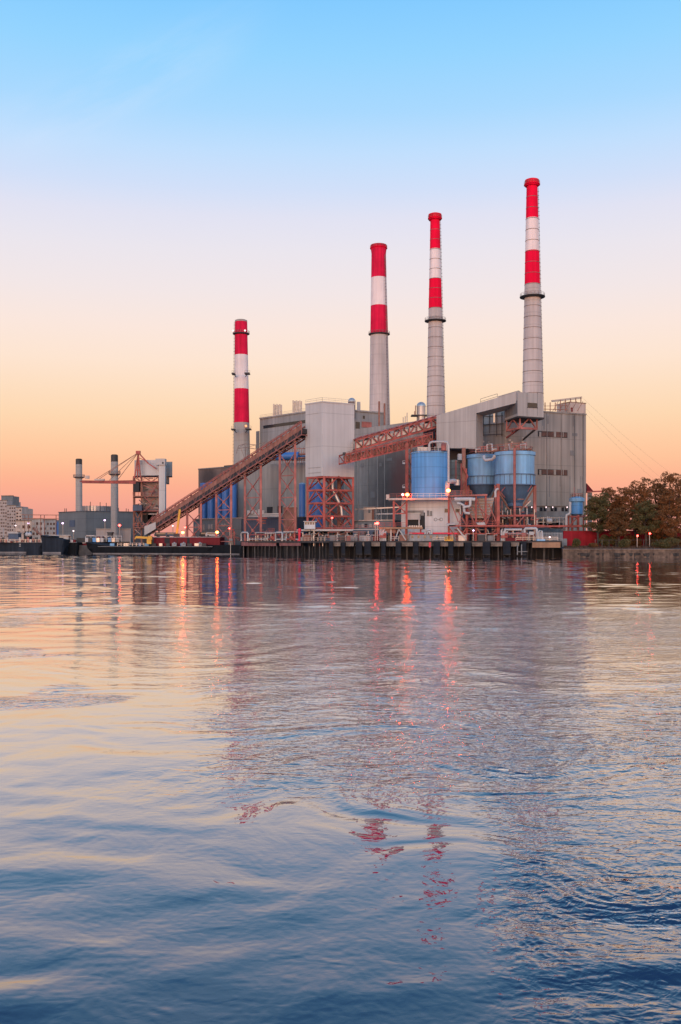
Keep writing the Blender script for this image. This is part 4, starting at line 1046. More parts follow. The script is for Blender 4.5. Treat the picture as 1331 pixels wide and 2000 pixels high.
part('gear', MB().box(W(757, 1036.5, 299), (5, 1.5, 1.3)).tube(W(770, 1035, 299), W(770, 1042, 299), .5).tube(W(776, 1035, 299), W(776, 1042, 299), .4), M['rust'], lp)
for k in range(6):
    solo('drum', MB().tube(W(801 + 4.4 * k, 1029.4, 297.6), W(801 + 4.4 * k, 1026.3, 297.6), .28, 10), M['metal'], W(801 + 4.4 * k, 1029.4, 297.6), f'{ORD[k]} from the left of the small drums lined up in the dark loading opening', 'drum', 'drums in the loading opening')

# ------------------------------------------------------------------ grey day silo in the gap and duct
c = xy(890, 322); r = m_(10.3, 322)
ds = thing('ribbed_silo', 'small grey green ribbed silo in the dark gap right of the blue tank', 'silo', (c.x, c.y, zat(940, 322)))
part('shell', MB().lathe((c.x, c.y), [(r, zat(936, 322)), (r, zat(899, 322))], 28), mat('green_grey_cladding', (0.22, 0.23, 0.2), .5, .2, .15, .3, .35), ds)
for k in range(3): part('band', MB().lathe((c.x, c.y), [(r, zat(905 + 12 * k, 322)), (r + .12, zat(905 + 12 * k, 322)), (r + .12, zat(904 + 12 * k, 322)), (r, zat(904 + 12 * k, 322))], 28, None, False), M['hoop'], ds)
part('hopper', MB().lathe((c.x, c.y), [(r * .4, zat(947, 322)), (r * .98, zat(936, 322) - .01)], 28), M['steel_dark'], ds)
part('head_box', MB().box(W(899, 893, 320), (m_(9, 320), 2.5, m_(12, 320))), M['white'], ds)
part('ladder', MB().beam(W(891, 899, 318), W(891, 940, 318), .35), M['red'], ds)
solo('filter_vessel', MB().tube(W(893, 948, 308), W(893, 937, 308), m_(6, 308), 16), M['metal'], W(893, 948, 308), 'squat grey filter vessel below the ribbed silo, fed by a white elbow duct', 'vessel')
solo('elbow_duct', MB().path([W(874, 969, 300), W(874, 948, 300), W(875, 943, 300), W(879, 940, 300.5), W(889, 940, 303)], 0.75, 12), M['white'], W(874, 969, 300), 'thick white elbow duct beside the right edge of the blue tank', 'duct')
sg = thing('steel_mast', 'tall rusty red steel mast with a stair between blue tank and silos', 'mast', G(907, 312, GZ))
part('column', MB().beam(W(906, 970, 313), W(906, 875, 313), 1.1), M['rust'], sg)
part('stair', MB().beam(W(903, 955, 312), W(914, 930, 312), .8, .3).beam(W(914, 930, 312), W(904, 912, 312), .6, .3).beam(W(911, 970, 312), W(911, 915, 312), .35).beam(W(901, 962, 312), W(901, 905, 312), .3), M['red'], sg)
solo('dark_backing_sheet', MB().box(W(898, 915, 338), (m_(60, 338), 1, m_(84, 338))), M['belt'], W(898, 957, 338), 'flat dark sheet deep in the gap under the gallery block', 'wall')  # plain dark sheet gives the gap its darkness

# ------------------------------------------------------------------ twin hopper silos
def hopper_silo(px, hw_, yt, yring, ycyl, ycone, hwc, D, label, pole):
    c = xy(px, D); r = m_(hw_, D); Df = D - r
    t = thing('hopper_silo', label, 'silo', (c.x, c.y, GZ), 'twin blue hopper silos')
    z = lambda y: zat(y, Df)
    part('shell', MB().lathe((c.x, c.y), [(r, z(yring)), (r, z(yt))], 56), M['blue_silo'], t)
    part('skirt', MB().lathe((c.x, c.y), [(r * 1.01, z(ycyl)), (r * 1.01, z(yring) - .02)], 56), M['blue_silo'], t)
    sk = MB()
    for k in range(22):
        a = 2 * math.pi * k / 22
        p = Vector((c.x + r * 1.02 * math.cos(a), c.y + r * 1.02 * math.sin(a), 0)); sk.beam(Vector((p.x, p.y, z(ycyl))), Vector((p.x, p.y, z(yring))), .2)
    part('skirt_rib', sk, M['blue_cone'], t)
    part('ring', MB().lathe((c.x, c.y), [(r, z(yring) - .15), (r + .4, z(yring) - .15), (r + .4, z(yring) + .1), (r, z(yring) + .1)], 56, None, False), M['blue_cone'], t)
    part('ring', MB().lathe((c.x, c.y), [(r, z(ycyl) - .25), (r + .45, z(ycyl) - .25), (r + .45, z(ycyl) + .02), (r, z(ycyl) + .02)], 56, None, False), M['blue_cone'], t)
    part('rim', MB().lathe((c.x, c.y), [(r, z(yt + 7)), (r + .35, z(yt + 7)), (r + .35, z(yt + .5)), (r, z(yt))], 56, None, False), M['blue_silo'], t)
    rc = m_(hwc, D)
    part('cone', MB().lathe((c.x, c.y), [(rc, z(ycone)), (r * .97, z(ycyl) - .02)], 40), M['blue_cone'], t)
    part('outlet', MB().lathe((c.x, c.y), [(rc * .55, z(ycone + 12)), (rc * 1.02, z(ycone + 6)), (rc * 1.02, z(ycone) - .01)], 28), M['blue_cone'], t)
    part('roof', MB().lathe((c.x, c.y), [(r + .1, z(yt) + .01), (r * .3, z(yt - 4))], 40), M['rust'], t)
    rr = r * .9
    ringp = [Vector((c.x + rr * math.cos(2 * math.pi * k / 18), c.y + rr * math.sin(2 * math.pi * k / 18), z(yt) + .2)) for k in range(19)]
    part('railing', railing(MB(), ringp, 1.4, 4, .07), M['red_pale'], t)
    angs = (-0.12, math.pi / 2, math.pi + 0.12, -math.pi / 2 - .45)
    for k, a in enumerate(angs):
        p = Vector((c.x + (r + .1) * math.cos(a), c.y + (r + .1) * math.sin(a), 0))
        if k < 3: part('leg', MB().beam(Vector((p.x, p.y, GZ)), Vector((p.x, p.y, z(ycyl))), .9), M['red_pale'], t)
        if k != 3:
            part('brace', MB().beam(Vector((p.x, p.y, z(ycyl + 4))), Vector((c.x + r * .12 * math.cos(a), c.y + r * .12 * math.sin(a), z(1006))), .5), M['rust'], t)
        b = (angs + angs[:1])[k + 1]
        q = Vector((c.x + (r + .1) * math.cos(b), c.y + (r + .1) * math.sin(b), 0))
        for yy in (1007, 1029): part('girt', MB().beam(Vector((p.x, p.y, z(yy))), Vector((q.x, q.y, z(yy))), .5), M['red'], t)
    return t
hopper_silo(942, 28, 886, 929, 945, 968, 14, 318, 'left hopper silo of the blue pair, lower and partly behind its twin', False)
fs = hopper_silo(1006, 37.6, 880, 925, 945, 981, 15, 308, 'right hopper silo of the blue pair, taller, in front, with a standpipe', True)
solo('standpipe', MB().tube(W(1005.5, 1028, 300.8), W(1005.5, 875, 300.8), .42, 10), M['red_pale'], W(1005.5, 1028, 300.8), 'pale pink standpipe running straight up the front of the right hopper silo', 'pipe')
solo('bridge_pipe', MB().path([W(946, 891, 309), W(946, 896, 308), W(949, 899, 307), W(962, 897, 306), W(966, 893, 305), W(966, 889, 305)], .5, 10), M['white'], W(946, 891, 309), 'white U shaped pipe bridging the two blue hopper silos near their rims', 'pipe')
rp = thing('roof_pipework', 'tangle of tan and red pipes on top of the blue hopper silos', 'pipework', W(985, 880, 308))
for k in range(9):
    x = 930 + 11 * k; y = 878 - 5 * (k % 3)
    D = 312 - 5 * k / 9
    part('pipe', MB().path([W(x, 884, D), W(x, y, D), W(x + 9, y - 1, D), W(x + 10, 882, D)], .28, 8), [M['beige'], M['red_pale'], M['white']][k % 3], rp)
part('walkway', MB().beam(W(934, 883, 311), W(1040, 877.5, 305), 2.0, .3), M['rust'], rp)
part('railing', railing(MB(), [W(934, 882, 310), W(985, 876, 306), W(1028, 873, 304)], 1.4, 2.0, .08), M['red_pale'], rp)

# process frame left of silos, hopper and white pipes
pr = thing('process_structure', 'open red steel process frame with landings left of the twin silos', 'steel frame', G(925, 296, GZ))
zt = zat(969, 297)
for x, D, yt in ((877, 298, 969), (896, 296, 1027), (912, 297, 969), (930, 296.5, 966), (949, 296.5, 966), (973, 296, 945)):
    part('column', MB().beam(G(x, D, GZ), G(x, D, zat(yt, D)), .55 if x < 970 else .9), M['red'], pr)
for y, xa, xb, D in ((969, 876, 951, 297), (1027, 876, 1062, 296)):
    part('landing', MB().beam(W(xa, y, D), W(xb, y - (2 if y < 1000 else 0), D), 3.0, .5), M['red'] if y > 1000 else M['red_pale'], pr)
part('railing', railing(MB(), [W(878, 968, 296), W(922, 967, 296)], 1.4, 1.6, .08), M['red'], pr)
part('railing', railing(MB(), [W(900, 1026, 295), W(975, 1026, 295)], 1.3, 1.8, .08), M['red'], pr)
bb = MB()
for xa, ya, xb, yb in ((878, 973, 896, 1020), (896, 1027, 912, 975), (912, 975, 930, 1005), (912, 1027, 896, 1000), (930, 1027, 912, 990), (930, 970, 949, 1020), (896, 1055, 912, 1030), (912, 1055, 896, 1030), (930, 1030, 949, 1054), (973, 1030, 950, 1054), (949, 1027, 960, 1000), (973, 1027, 955, 985), (877, 1030, 890, 1048), (1008, 1027, 1025, 1007)):
    bb.beam(W(xa, ya, 296.3), W(xb, yb, 296.3), .3)
part('brace', bb, M['red_pale'], pr)
part('brace', MB().beam(W(893, 1031, 295.4), W(911, 1054, 295.4), .42), M['white'], pr, 'white diagonal brace')
rr_ = random.Random(3)
for k in range(7):
    x = 884 + 13 * k
    part('column', MB().beam(G(x, 303, GZ), W(x, 976 + 10 * (k % 3), 303), .4), M['rust'], pr)
for k in range(26):
    x0 = rr_.uniform(880, 965); y0 = rr_.choice((985, 1000, 1014, 1027, 1040)); w_ = rr_.uniform(8, 22)
    part('brace', MB().beam(W(x0, y0, 300 + 3 * rr_.random()), W(x0 + w_, y0 + rr_.choice((0, 0, 14, -14)), 300 + 3 * rr_.random()), rr_.uniform(.16, .32)), rr_.choice((M['rust'], M['red_pale'], M['red'], M['steel_dark'])), pr)
for k in range(12):
    x0 = rr_.uniform(880, 1040); y0 = rr_.uniform(1030, 1048)
    part('pipe_run', MB().path([W(x0, y0, 298), W(x0 + rr_.uniform(6, 20), y0, 298), W(x0 + 20, y0 + rr_.uniform(4, 8), 298)], rr_.uniform(.12, .28), 7), rr_.choice((M['white'], M['rust'], M['metal'], M['red'])), pr)
st_ = MB()
for q in range(2): st_.beam(W(935 + 20 * q, 1026 - 18 * q, 295), W(955 - 20 * q, 1008 - 18 * q, 295), .8, .25)
part('stair', st_, M['red_pale'], pr)
hb = thing('ribbed_hopper', 'pale ribbed hopper hanging in the red process frame', 'hopper', W(935, 1010, 301))
hbm = MB().hexa([W(922, 1012, 300), W(955, 1012, 300), W(955, 1012, 304), W(922, 1012, 304), W(905, 974, 299), W(966, 972, 299), W(966, 972, 308), W(905, 974, 308)])
part('shell', hbm, M['beige'], hb)
for k in range(6):
    f = k / 6
    part('rib', MB().beam(W(907 + 15 * f, 977 + 34 * f, 298.6 + f), W(964 - 9 * f, 976 + 34 * f, 298.6 + f), .3), M['white'], hb)
part('spout', MB().tube(W(938, 1012, 302), W(938, 1024, 302), .9, 10), M['rust'], hb)
for k, (pts, r, lab) in enumerate((
    ([W(888, 975.5, 295.6), W(920, 975, 295.6), W(928, 976, 295.6)], .62, 'white horizontal header pipe under the upper process landing'),
    ([W(893, 983, 295.4), W(900, 984, 295.4), W(906, 987, 295.4), W(907, 998, 295.4), W(909, 1002, 295.4), W(918, 1003, 295.4)], .42, 'white S bent pipe below the header pipe on the process frame'),
    ([W(919, 976, 295.2), W(919, 986, 295.2), W(917, 989, 295.2), W(909, 990, 295.2), W(906, 993, 295.2)], .42, 'short white hooked pipe on the right of the header pipe'),
    ([W(968, 971, 294.8), W(968, 960, 294.8), W(970, 956, 294.8), W(974, 955, 294.8)], .36, 'white hooked vent pipe between the two blue hopper silos'))):
    solo('process_pipe', MB().path(pts, r, 10), M['white'], pts[0], lab, 'pipe', 'white pipes on the process frame')
for k, (x, y) in enumerate(((873, 1022), (931, 1020))):
    solo('awning', MB().slab([W(x, y + 1.5, 294.5), W(x + 16, y, 294.5), W(x + 18, y + 5, 294.5), W(x + 3, y + 5.5, 294.5)], (0, 2, .2)), M['white'], W(x, y, 294.5), ['small white awning by the right end of the white building', 'small white awning in the middle of the process frame'][k], 'awning')
# equipment under the silos
eq = thing('equipment_rack', 'dark cluttered equipment rack with red beams between the silo legs', 'equipment', G(1010, 306, GZ))
em = MB()
for k in range(26):
    x = 975 + 68 * random.random(); y0 = 1000 + 25 * random.random()
    part('casing', MB().box(W(x, y0, 303 + 6 * random.random()), (.6 + 1.6 * random.random(), .8, .5 + 2.0 * random.random())), M['steel_dark'], eq)
em = MB()
for k in range(12):
    x = 975 + 66 * random.random(); y0 = 990 + 20 * random.random()
    part('piping', MB().path([W(x, y0, 301.5), W(x, y0 + 14, 301.5), W(x + 6, y0 + 15, 301.5)], .2, 6), [M['metal'], M['white'], M['rust']][k % 3], eq)
part('beam', MB().beam(W(970, 1007.5, 300.5), W(1043, 1006.5, 300.5), .55).beam(W(970, 1029, 300.5), W(1160, 1027, 303), .6), M['red'], eq)
rq = random.Random(21)
for k in range(34):
    x0 = rq.uniform(968, 1040); y0 = rq.choice((960, 975, 990, 1000, 1015, 1035, 1045)); w_ = rq.uniform(5, 16); D = rq.uniform(301, 309)
    part('scaffold_bar', MB().beam(W(x0, y0, D), W(x0 + w_, y0 + rq.choice((0, 0, 12, -12)), D), rq.uniform(.15, .3)), rq.choice((M['rust'], M['red_pale'], M['red'], M['steel_dark'], M['metal'])), eq)
for k in range(14):
    x0 = rq.uniform(970, 1045); D = rq.uniform(302, 309)
    part('scaffold_post', MB().beam(G(x0, D, GZ), W(x0, rq.uniform(975, 1020), D), .28), rq.choice((M['rust'], M['red_pale'], M['metal'])), eq)
# low annex at the foot of the end wall
la = thing('window_annex', 'low grey annex with a row of windows at the end wall foot', 'building', G(1078, 330, GZ))
lA, lB = xy(1046, 326), xy(1112, 328)
part('wall', MB().prism([lA, lB, lB + Vector((-2, 9, 0)), lA + Vector((-2, 9, 0))], GZ, zat(989, 327)), M['siding_dark'], la)
for k in range(9): part('window', facebox(MB(), lA, lB, 1048 + 7 * k, 1053 + 7 * k, 991, 998.5, .1), M['glass'] if k % 3 else M['lit_window'], la)
part('roof', MB().prism([lA + Vector((-.3, -.4, 0)), lB + Vector((.3, -.4, 0)), lB + Vector((-2, 9, 0)), lA + Vector((-2, 9, 0))], zat(989, 327) + .003, zat(988, 327)), M['cap'], la)
sy = thing('switchyard', 'dense grey switchgear with bushings below the end wall windows', 'switchgear', G(1080, 318, GZ))
em = MB()
for k in range(34):
    x = 1048 + 62 * random.random(); y0 = 1008 + 10 * random.random()
    part('bushing', MB().beam(W(x, 1030, 316 + 4 * random.random()), W(x, y0, 317), .28), [M['metal'], M['steel_dark'], M['white']][k % 3], sy)
em = MB()
for k in range(16):
    part('casing', MB().box(W(1048 + 60 * random.random(), 1014 + 18 * random.random(), 318), (1.2 + 2 * random.random(), 1.2, .6 + 1.2 * random.random())), [M['siding_dark'], M['steel_dark']][k % 2], sy)
part('bus_bar', MB().beam(W(1047, 1012, 316), W(1104, 1011, 316), .2).beam(W(1047, 1020, 315), W(1106, 1019.5, 315), .2), M['metal'], sy)
solo('yard_tank', MB().tube(W(1068, 1018, 314), W(1078, 1018, 314), .9, 12), M['white'], W(1073, 1020, 314), 'short white horizontal tank among the switchgear', 'tank')

# small silo on the right with red frame
c = xy(1127, 312); r = m_(11.5, 312)
ss = thing('small_silo', 'small blue silo on a red stand beside the autumn trees', 'silo', (c.x, c.y, GZ))
part('shell', MB().lathe((c.x, c.y), [(r, zat(1004, 312)), (r, zat(979, 312))], 32), M['blue_tank'], ss)
part('rim', MB().lathe((c.x, c.y), [(r * 1.28, zat(979.5, 312)), (r * 1.28, zat(973.5, 312)), (r * .5, zat(970, 312))], 32), M['blue_silo'], ss)
part('hopper', MB().lathe((c.x, c.y), [(r * .4, zat(1012, 312)), (r * .98, zat(1004, 312) - .01)], 32), M['blue_cone'], ss)
part('railing', railing(MB(), [Vector((c.x + r * math.cos(2 * math.pi * k / 12), c.y + r * math.sin(2 * math.pi * k / 12), zat(972, 312))) for k in range(13)], 1.2, 3, .07).beam(W(1122, 971, 311), W(1122, 951, 311), .12), M['red_pale'], ss)
for x, D in ((1110, 307), (1129.5, 306), (1141, 312), (1118, 318)): part('leg', MB().beam(G(x, D, GZ), G(x, D, zat(1006, D)), .65), M['red'], ss)
part('girt', MB().beam(W(1110, 1009, 306.5), W(1130, 1009, 305.6), .5).beam(W(1110, 1029, 306.5), W(1130, 1029, 305.6), .45).beam(W(1130, 1009, 305.6), W(1141, 1009, 312), .5).beam(W(1110, 1029, 306), W(1129, 1010, 306), .3), M['red'], ss)
solo('drop_pipe', MB().path([W(1114, 980, 304), W(1114, 1001, 304), W(1112, 1004, 304), W(1107, 1006, 304), W(1106.5, 1010, 304), W(1106.5, 1040, 304)], .4, 10), M['white'], W(1106.5, 1040, 304), 'white cranked drop pipe at the left of the small blue silo', 'pipe')
solo('lamp_mast', MB().tube(G(1143, 303, GZ), W(1143, 1010, 303), .2, 8), M['white'], G(1143, 303, GZ), 'thin white mast standing at the edge of the trees by the red wall', 'mast')

# ------------------------------------------------------------------ low sheds behind the dock
lb = thing('low_shed', 'low slate blue shed with pale windows behind the foot of the conveyor', 'shed', G(424, 384, GZ))
lA, lB = xy(378, 392), xy(472, 372)
part('wall', MB().prism([lA, lB, lB + Vector((4, 12, 0)), lA + Vector((4, 12, 0))], GZ, zat(1013.5, 382)), M['slate'], lb)
part('roof', MB().prism([lA + Vector((-.4, -.5, 0)), lB + Vector((.4, -.5, 0)), lB + Vector((4, 12, 0)), lA + Vector((4, 12, 0))], zat(1013.5, 382) + .003, zat(1012, 382)), M['metal'], lb)
for x0, x1, y0, y1 in ((382, 389, 1024, 1032), (394, 400, 1024, 1036), (407, 416, 1024, 1034), (422, 428, 1023, 1033), (433, 442, 1023, 1028)):
    wv = part('window', facebox(MB(), lA, lB, x0, x1, y0, y1, .1), M['lit_window'], lb)
    part('frame', facebox(MB(), lA, lB, (x0 + x1) / 2 - .4, (x0 + x1) / 2 + .4, y0, y1, .16), M['navy'], wv)
ld = thing('low_shed', 'dark navy low building with white pipes on its roof between conveyor bents', 'shed', G(530, 352, GZ))
lA, lB = xy(474, 366), xy(592, 345)
part('wall', MB().prism([lA, lB, lB + Vector((4, 10, 0)), lA + Vector((4, 10, 0))], GZ, zat(1012, 355)), M['navy'], ld)
for y in (1003.5, 1007.5): part('roof_pipe', MB().beam(W(486, y + 1, 353), W(548, y, 349), .5), M['white'], ld)
for k in range(5): part('roof_vent', MB().box(W(486 + 7 * k, 1001 - (k % 2) * 2, 352), (.9, .9, 1.6)), M['white'], ld)
part('red_rack', MB().beam(W(502, 1017, 350), W(520, 1017, 349), .5).beam(W(505, 1012, 350), W(522, 1012, 349), .5).beam(W(507, 1022, 350), W(520, 1022, 349), .4), M['red'], ld)
part('roof', MB().prism([lA + Vector((-.4, -.5, 0)), lB + Vector((.4, -.5, 0)), lB + Vector((4, 10, 0)), lA + Vector((4, 10, 0))], zat(1012, 355) + .003, zat(1010.6, 355)), M['siding_dark'], ld)
le = thing('low_shed', 'blue grey low office with pale windows right of the tower frame', 'shed', G(720, 318, GZ))
lA, lB = xy(690, 330), xy(768, 322)
part('wall', MB().prism([lA, lB, lB + Vector((4, 9, 0)), lA + Vector((4, 9, 0))], GZ, zat(1017, 326)), M['slate'], le)
part('roof', MB().prism([lA + Vector((-.4, -.5, 0)), lB + Vector((.4, -.5, 0)), lB + Vector((4, 9, 0)), lA + Vector((4, 9, 0))], zat(1017, 326) + .003, zat(1015.5, 326)), M['metal'], le)
for k, (x0, x1) in enumerate(((694, 699), (707, 711), (713, 718), (722, 727), (730, 734))): part('window', facebox(MB(), lA, lB, x0, x1, 1023, 1030, .1), M['lit_window'] if k != 2 else M['glass'], le)
lf = thing('tank_house', 'pinkish beige boxy tank house with rust streaks right of the tower', 'housing', G(722, 336, GZ))
lA, lB = xy(711, 338), xy(731, 336)
part('wall', MB().prism([lA, lB, lB + Vector((2, 6, 0)), lA + Vector((2, 6, 0))], GZ, zat(991, 337)), M['beige'], lf)
part('streak', facebox(MB(), lA, lB, 727, 731, 992, 1018, .05), M['rust'], lf)
part('hatch', facebox(MB(), lA, lB, 720, 724, 995, 1002, .06), M['siding_dark'], lf)
part('lid', MB().prism([lA + Vector((-.2, -.3, 0)), lB + Vector((.2, -.3, 0)), lB + Vector((2, 6, 0)), lA + Vector((2, 6, 0))], zat(991, 337) + .003, zat(990, 337)), M['white'], lf)
pk = thing('pipe_rack', 'pale pipe rack running along the hall behind the tank house', 'pipe rack', G(735, 332, GZ))
part('pipe', MB().beam(W(694, 995, 334), W(790, 990, 328), .4), M['metal'], pk)
part('pipe', MB().beam(W(734, 1004, 332), W(790, 1003, 327), .4), M['white'], pk)
for x in (700, 735, 745, 757, 772, 786): part('post', MB().beam(G(x, 331, GZ), W(x, 993, 331), .35), M['siding_dark'], pk)
lg = thing('pump_shed', 'low pale blue pump shed behind the red pipe on the dock', 'shed', G(838, 294, GZ))
lA, lB = xy(800, 296.8), xy(874, 295)
part('wall', MB().prism([lA, lB, lB + Vector((0, 2.6, 0)), lA + Vector((0, 2.6, 0))], GZ, zat(1044, 296)), M['siding_blue'], lg)
for k in range(5): part('window', facebox(MB(), lA, lB, 804 + 12 * k, 808 + 12 * k, 1046, 1051, .08), M['glass'], lg)
part('roof', MB().prism([lA + Vector((-.2, -.2, 0)), lB + Vector((.2, -.2, 0)), lB + Vector((0, 2.7, 0)), lA + Vector((0, 2.7, 0))], zat(1044, 296) + .003, zat(1043.2, 296)), M['navy'], lg)

for x0, x1, D, yt, lab in ((600, 690, 335, 1036, 'added dark backdrop filling the shade under the trestle platform'), (690, 790, 312, 1035, 'added dark backdrop right of the trestle posts behind the dock gear'), (903, 1048, 322, 1000, 'added dark backdrop behind the legs of the blue silos')):
    t = thing('dark_backdrop', lab, 'wall', G((x0 + x1) / 2, D, GZ))
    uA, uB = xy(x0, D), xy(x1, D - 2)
    part('wall', MB().prism([uA, uB, uB + Vector((0, 2, 0)), uA + Vector((0, 2, 0))], GZ, zat(yt, D)), M['navy'], t)  # added backdrop, darkens the space behind the dock
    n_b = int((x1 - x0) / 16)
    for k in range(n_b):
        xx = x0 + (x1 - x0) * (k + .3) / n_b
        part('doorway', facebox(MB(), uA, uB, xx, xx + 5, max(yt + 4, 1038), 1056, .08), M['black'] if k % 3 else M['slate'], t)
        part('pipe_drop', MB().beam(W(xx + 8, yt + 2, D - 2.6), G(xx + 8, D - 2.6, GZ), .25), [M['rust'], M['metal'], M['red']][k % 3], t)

# ------------------------------------------------------------------ pier
QZ = zat(1056.5, 292)
def dockD(px):
    a, b, c = xy(470, 346), xy(640, 299), xy(1098, 289)
    h_ = hit(a, b, px) if px < 640 else hit(b, c, px); return h_.y
def fenderP(px, off, z): return G(px, dockD(px) + off, z)
pier = thing('pier', 'long dark timber and concrete pier along the plant waterfront', 'pier', G(780, 300, 0))
part('deck', MB().prism([xy(470, 346), xy(640, 299), xy(1098, 289), xy(1098, 301), xy(640, 312), xy(470, 358)], QZ - .6, QZ), M['deck'], pier)
part('edge_beam', MB().prism([xy(472, 345.2), xy(540, 325.6), xy(540, 326.2), xy(472, 346)], QZ - 1.7, QZ - .35), M['deck_red'], pier)
part('edge_beam', MB().prism([xy(546, 323.7), xy(588, 312), xy(588, 312.6), xy(546, 324.3)], QZ - 1.6, QZ - .3), M['deck_red'], pier)
part('edge_beam', MB().prism([xy(1040, 289.4), xy(1095, 288.2), xy(1095, 288.8), xy(1040, 290)], QZ - 2.0, QZ - .4), M['tan'], pier, 'tan end beam')
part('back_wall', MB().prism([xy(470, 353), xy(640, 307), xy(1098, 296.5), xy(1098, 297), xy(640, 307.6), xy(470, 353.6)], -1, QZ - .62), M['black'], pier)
for k in range(56):
    px = 473 + 11.1 * k
    if px > 1092: break
    o = 1.4 + (k * 7 % 5) * .5; px += random.uniform(-3, 3)
    part('pile', MB().tube(fenderP(px, o, -1), fenderP(px + random.uniform(-2, 2), o + random.uniform(-.3, .5), QZ - .62), random.uniform(.2, .36), 8), M['pile_pale'] if k % 4 == 1 else M['pile'], pier)
for k in range(24):
    px = 478 + 7.0 * k
    if px > 638: break
    px += random.uniform(-2, 2)
    part('pile', MB().tube(fenderP(px, .9, -1), fenderP(px + random.uniform(-1.2, 1.2), .9 + random.uniform(-.2, .4), QZ - 1.72), random.uniform(.14, .24), 7), M['pile_pale'] if k % 3 == 0 else M['pile'], pier)
fx = [645, 667, 693, 713, 744, 775, 808, 845, 877, 907, 945, 983, 1016]
fw = [9, 8, 12, 11, 10, 11, 9, 11, 11, 13, 14, 13, 12]
for k, (x, ww) in enumerate(zip(fx, fw)):
    x += (k * 7 % 5) - 2; ww += (k * 5 % 4) - 1.5
    fx[k] = x; fw[k] = ww
    t = thing('fender_panel', f'{ORD[k]} dark fender panel from the left along the concrete part of the pier', 'fender', G(x + ww / 2, dockD(x) - .8, 0), 'dark fender panels along the pier')
    fb = MB().prism([fenderP(x, -.9, 0), fenderP(x + ww, -.9, 0), fenderP(x + ww, -.05, 0), fenderP(x, -.05, 0)], .25 + .12 * (k * 5 % 4), QZ - .15 - .1 * (k * 3 % 4))
    part('panel', fb, M['fender'], t)
    part('wale', MB().beam(fenderP(x - .5, -.95, .8), fenderP(x + ww + .5, -.95, .8), .25), M['pile'], t)
    for q in (0.15, 0.85): part('pile', MB().tube(fenderP(x + ww * q, -.3, -1), fenderP(x + ww * q, -.3, .35), .25, 7), M['pile'], t)
    if k < len(fx) - 1:
        xa, xb = x + ww, fx[k + 1]
        cp = solo('pile_cap', MB().prism([fenderP(xa + 1.5, -.5, 0), fenderP(xb - 1.5, -.5, 0), fenderP(xb - 1.5, .6, 0), fenderP(xa + 1.5, .6, 0)], QZ - 1.6, QZ - .45).prism([fenderP(xa + 4, -.7, 0), fenderP(xb - 5, -.7, 0), fenderP(xb - 5, -.51, 0), fenderP(xa + 4, -.51, 0)], QZ - 1.1, QZ - .7), M['cap'], fenderP((xa + xb) / 2, 0, QZ - 1.6),
                  f'worn tan concrete cap filling the {ORD[k]} gap between fender panels', 'pile cap', 'concrete caps between the fenders')
solo('marker_board', MB().prism([fenderP(838, -.75, 0), fenderP(841.8, -.75, 0), fenderP(841.8, -.55, 0), fenderP(838, -.55, 0)], zat(1069, 292), zat(1059, 292)), M['sign_red'], fenderP(840, -.7, 3), 'bright red marker board hanging on the pier face', 'sign')
# ladder-like frame at the right end of pier
lr = solo('boarding_ladder', MB().beam(fenderP(1011, -.9, .6), fenderP(1011, -.9, 3.8), .3).beam(fenderP(1019, -1.1, .6), fenderP(1019, -1.1, 3.8), .3).beam(fenderP(1011, -1, 1.6), fenderP(1031, -1, 1.7), .2), M['siding_dark'], fenderP(1015, -1, .6), 'grey metal boarding frame at the right end of the fenders', 'ladder')

for xa, xb, n_, lab in ((442, 520, 34, 'tangle of red rails and small pipes at the foot of the second and third bents'), (520, 600, 30, 'tangle of red rails and small pipes beside the two valve kiosks'), (600, 745, 46, 'tangle of braces and pipes under the pale trestle platform'), (745, 800, 22, 'tangle of small pipes under the loading platform')):
    t = thing('dock_scaffold', lab, 'scaffold', G((xa + xb) / 2, dockD(max(472, (xa + xb) / 2)) + 5, QZ), 'steel tangles along the dock')
    for k in range(n_):
        x0 = rq.uniform(xa, xb); dd = rq.uniform(2.5, 8); D0 = dockD(max(472, x0)) + dd
        if xa < 500: D0 += 3
        if k % 3 == 0:
            part('post', MB().beam(G(x0, D0, GZ), W(x0, rq.uniform(1033, 1046), D0), .22), rq.choice((M['rust'], M['red'], M['steel_dark'], M['metal'])), t)
        elif k % 3 == 1:
            y0 = rq.choice((1039, 1043, 1048, 1052)); part('rail', MB().beam(W(x0, y0, D0), W(min(xb, x0 + rq.uniform(8, 26)), y0 + rq.choice((0, 0, 7, -6)), D0), rq.uniform(.14, .26)), rq.choice((M['rust'], M['red'], M['red_pale'], M['steel_dark'])), t)
        else:
            s_ = rq.uniform(.5, 1.5); part('gear_box', MB().box(G(x0, D0, QZ + s_ * .5), (s_ * 1.4, s_, s_)), rq.choice((M['steel_dark'], M['rust'], M['navy'], M['siding_dark'], M['maroon'])), t)

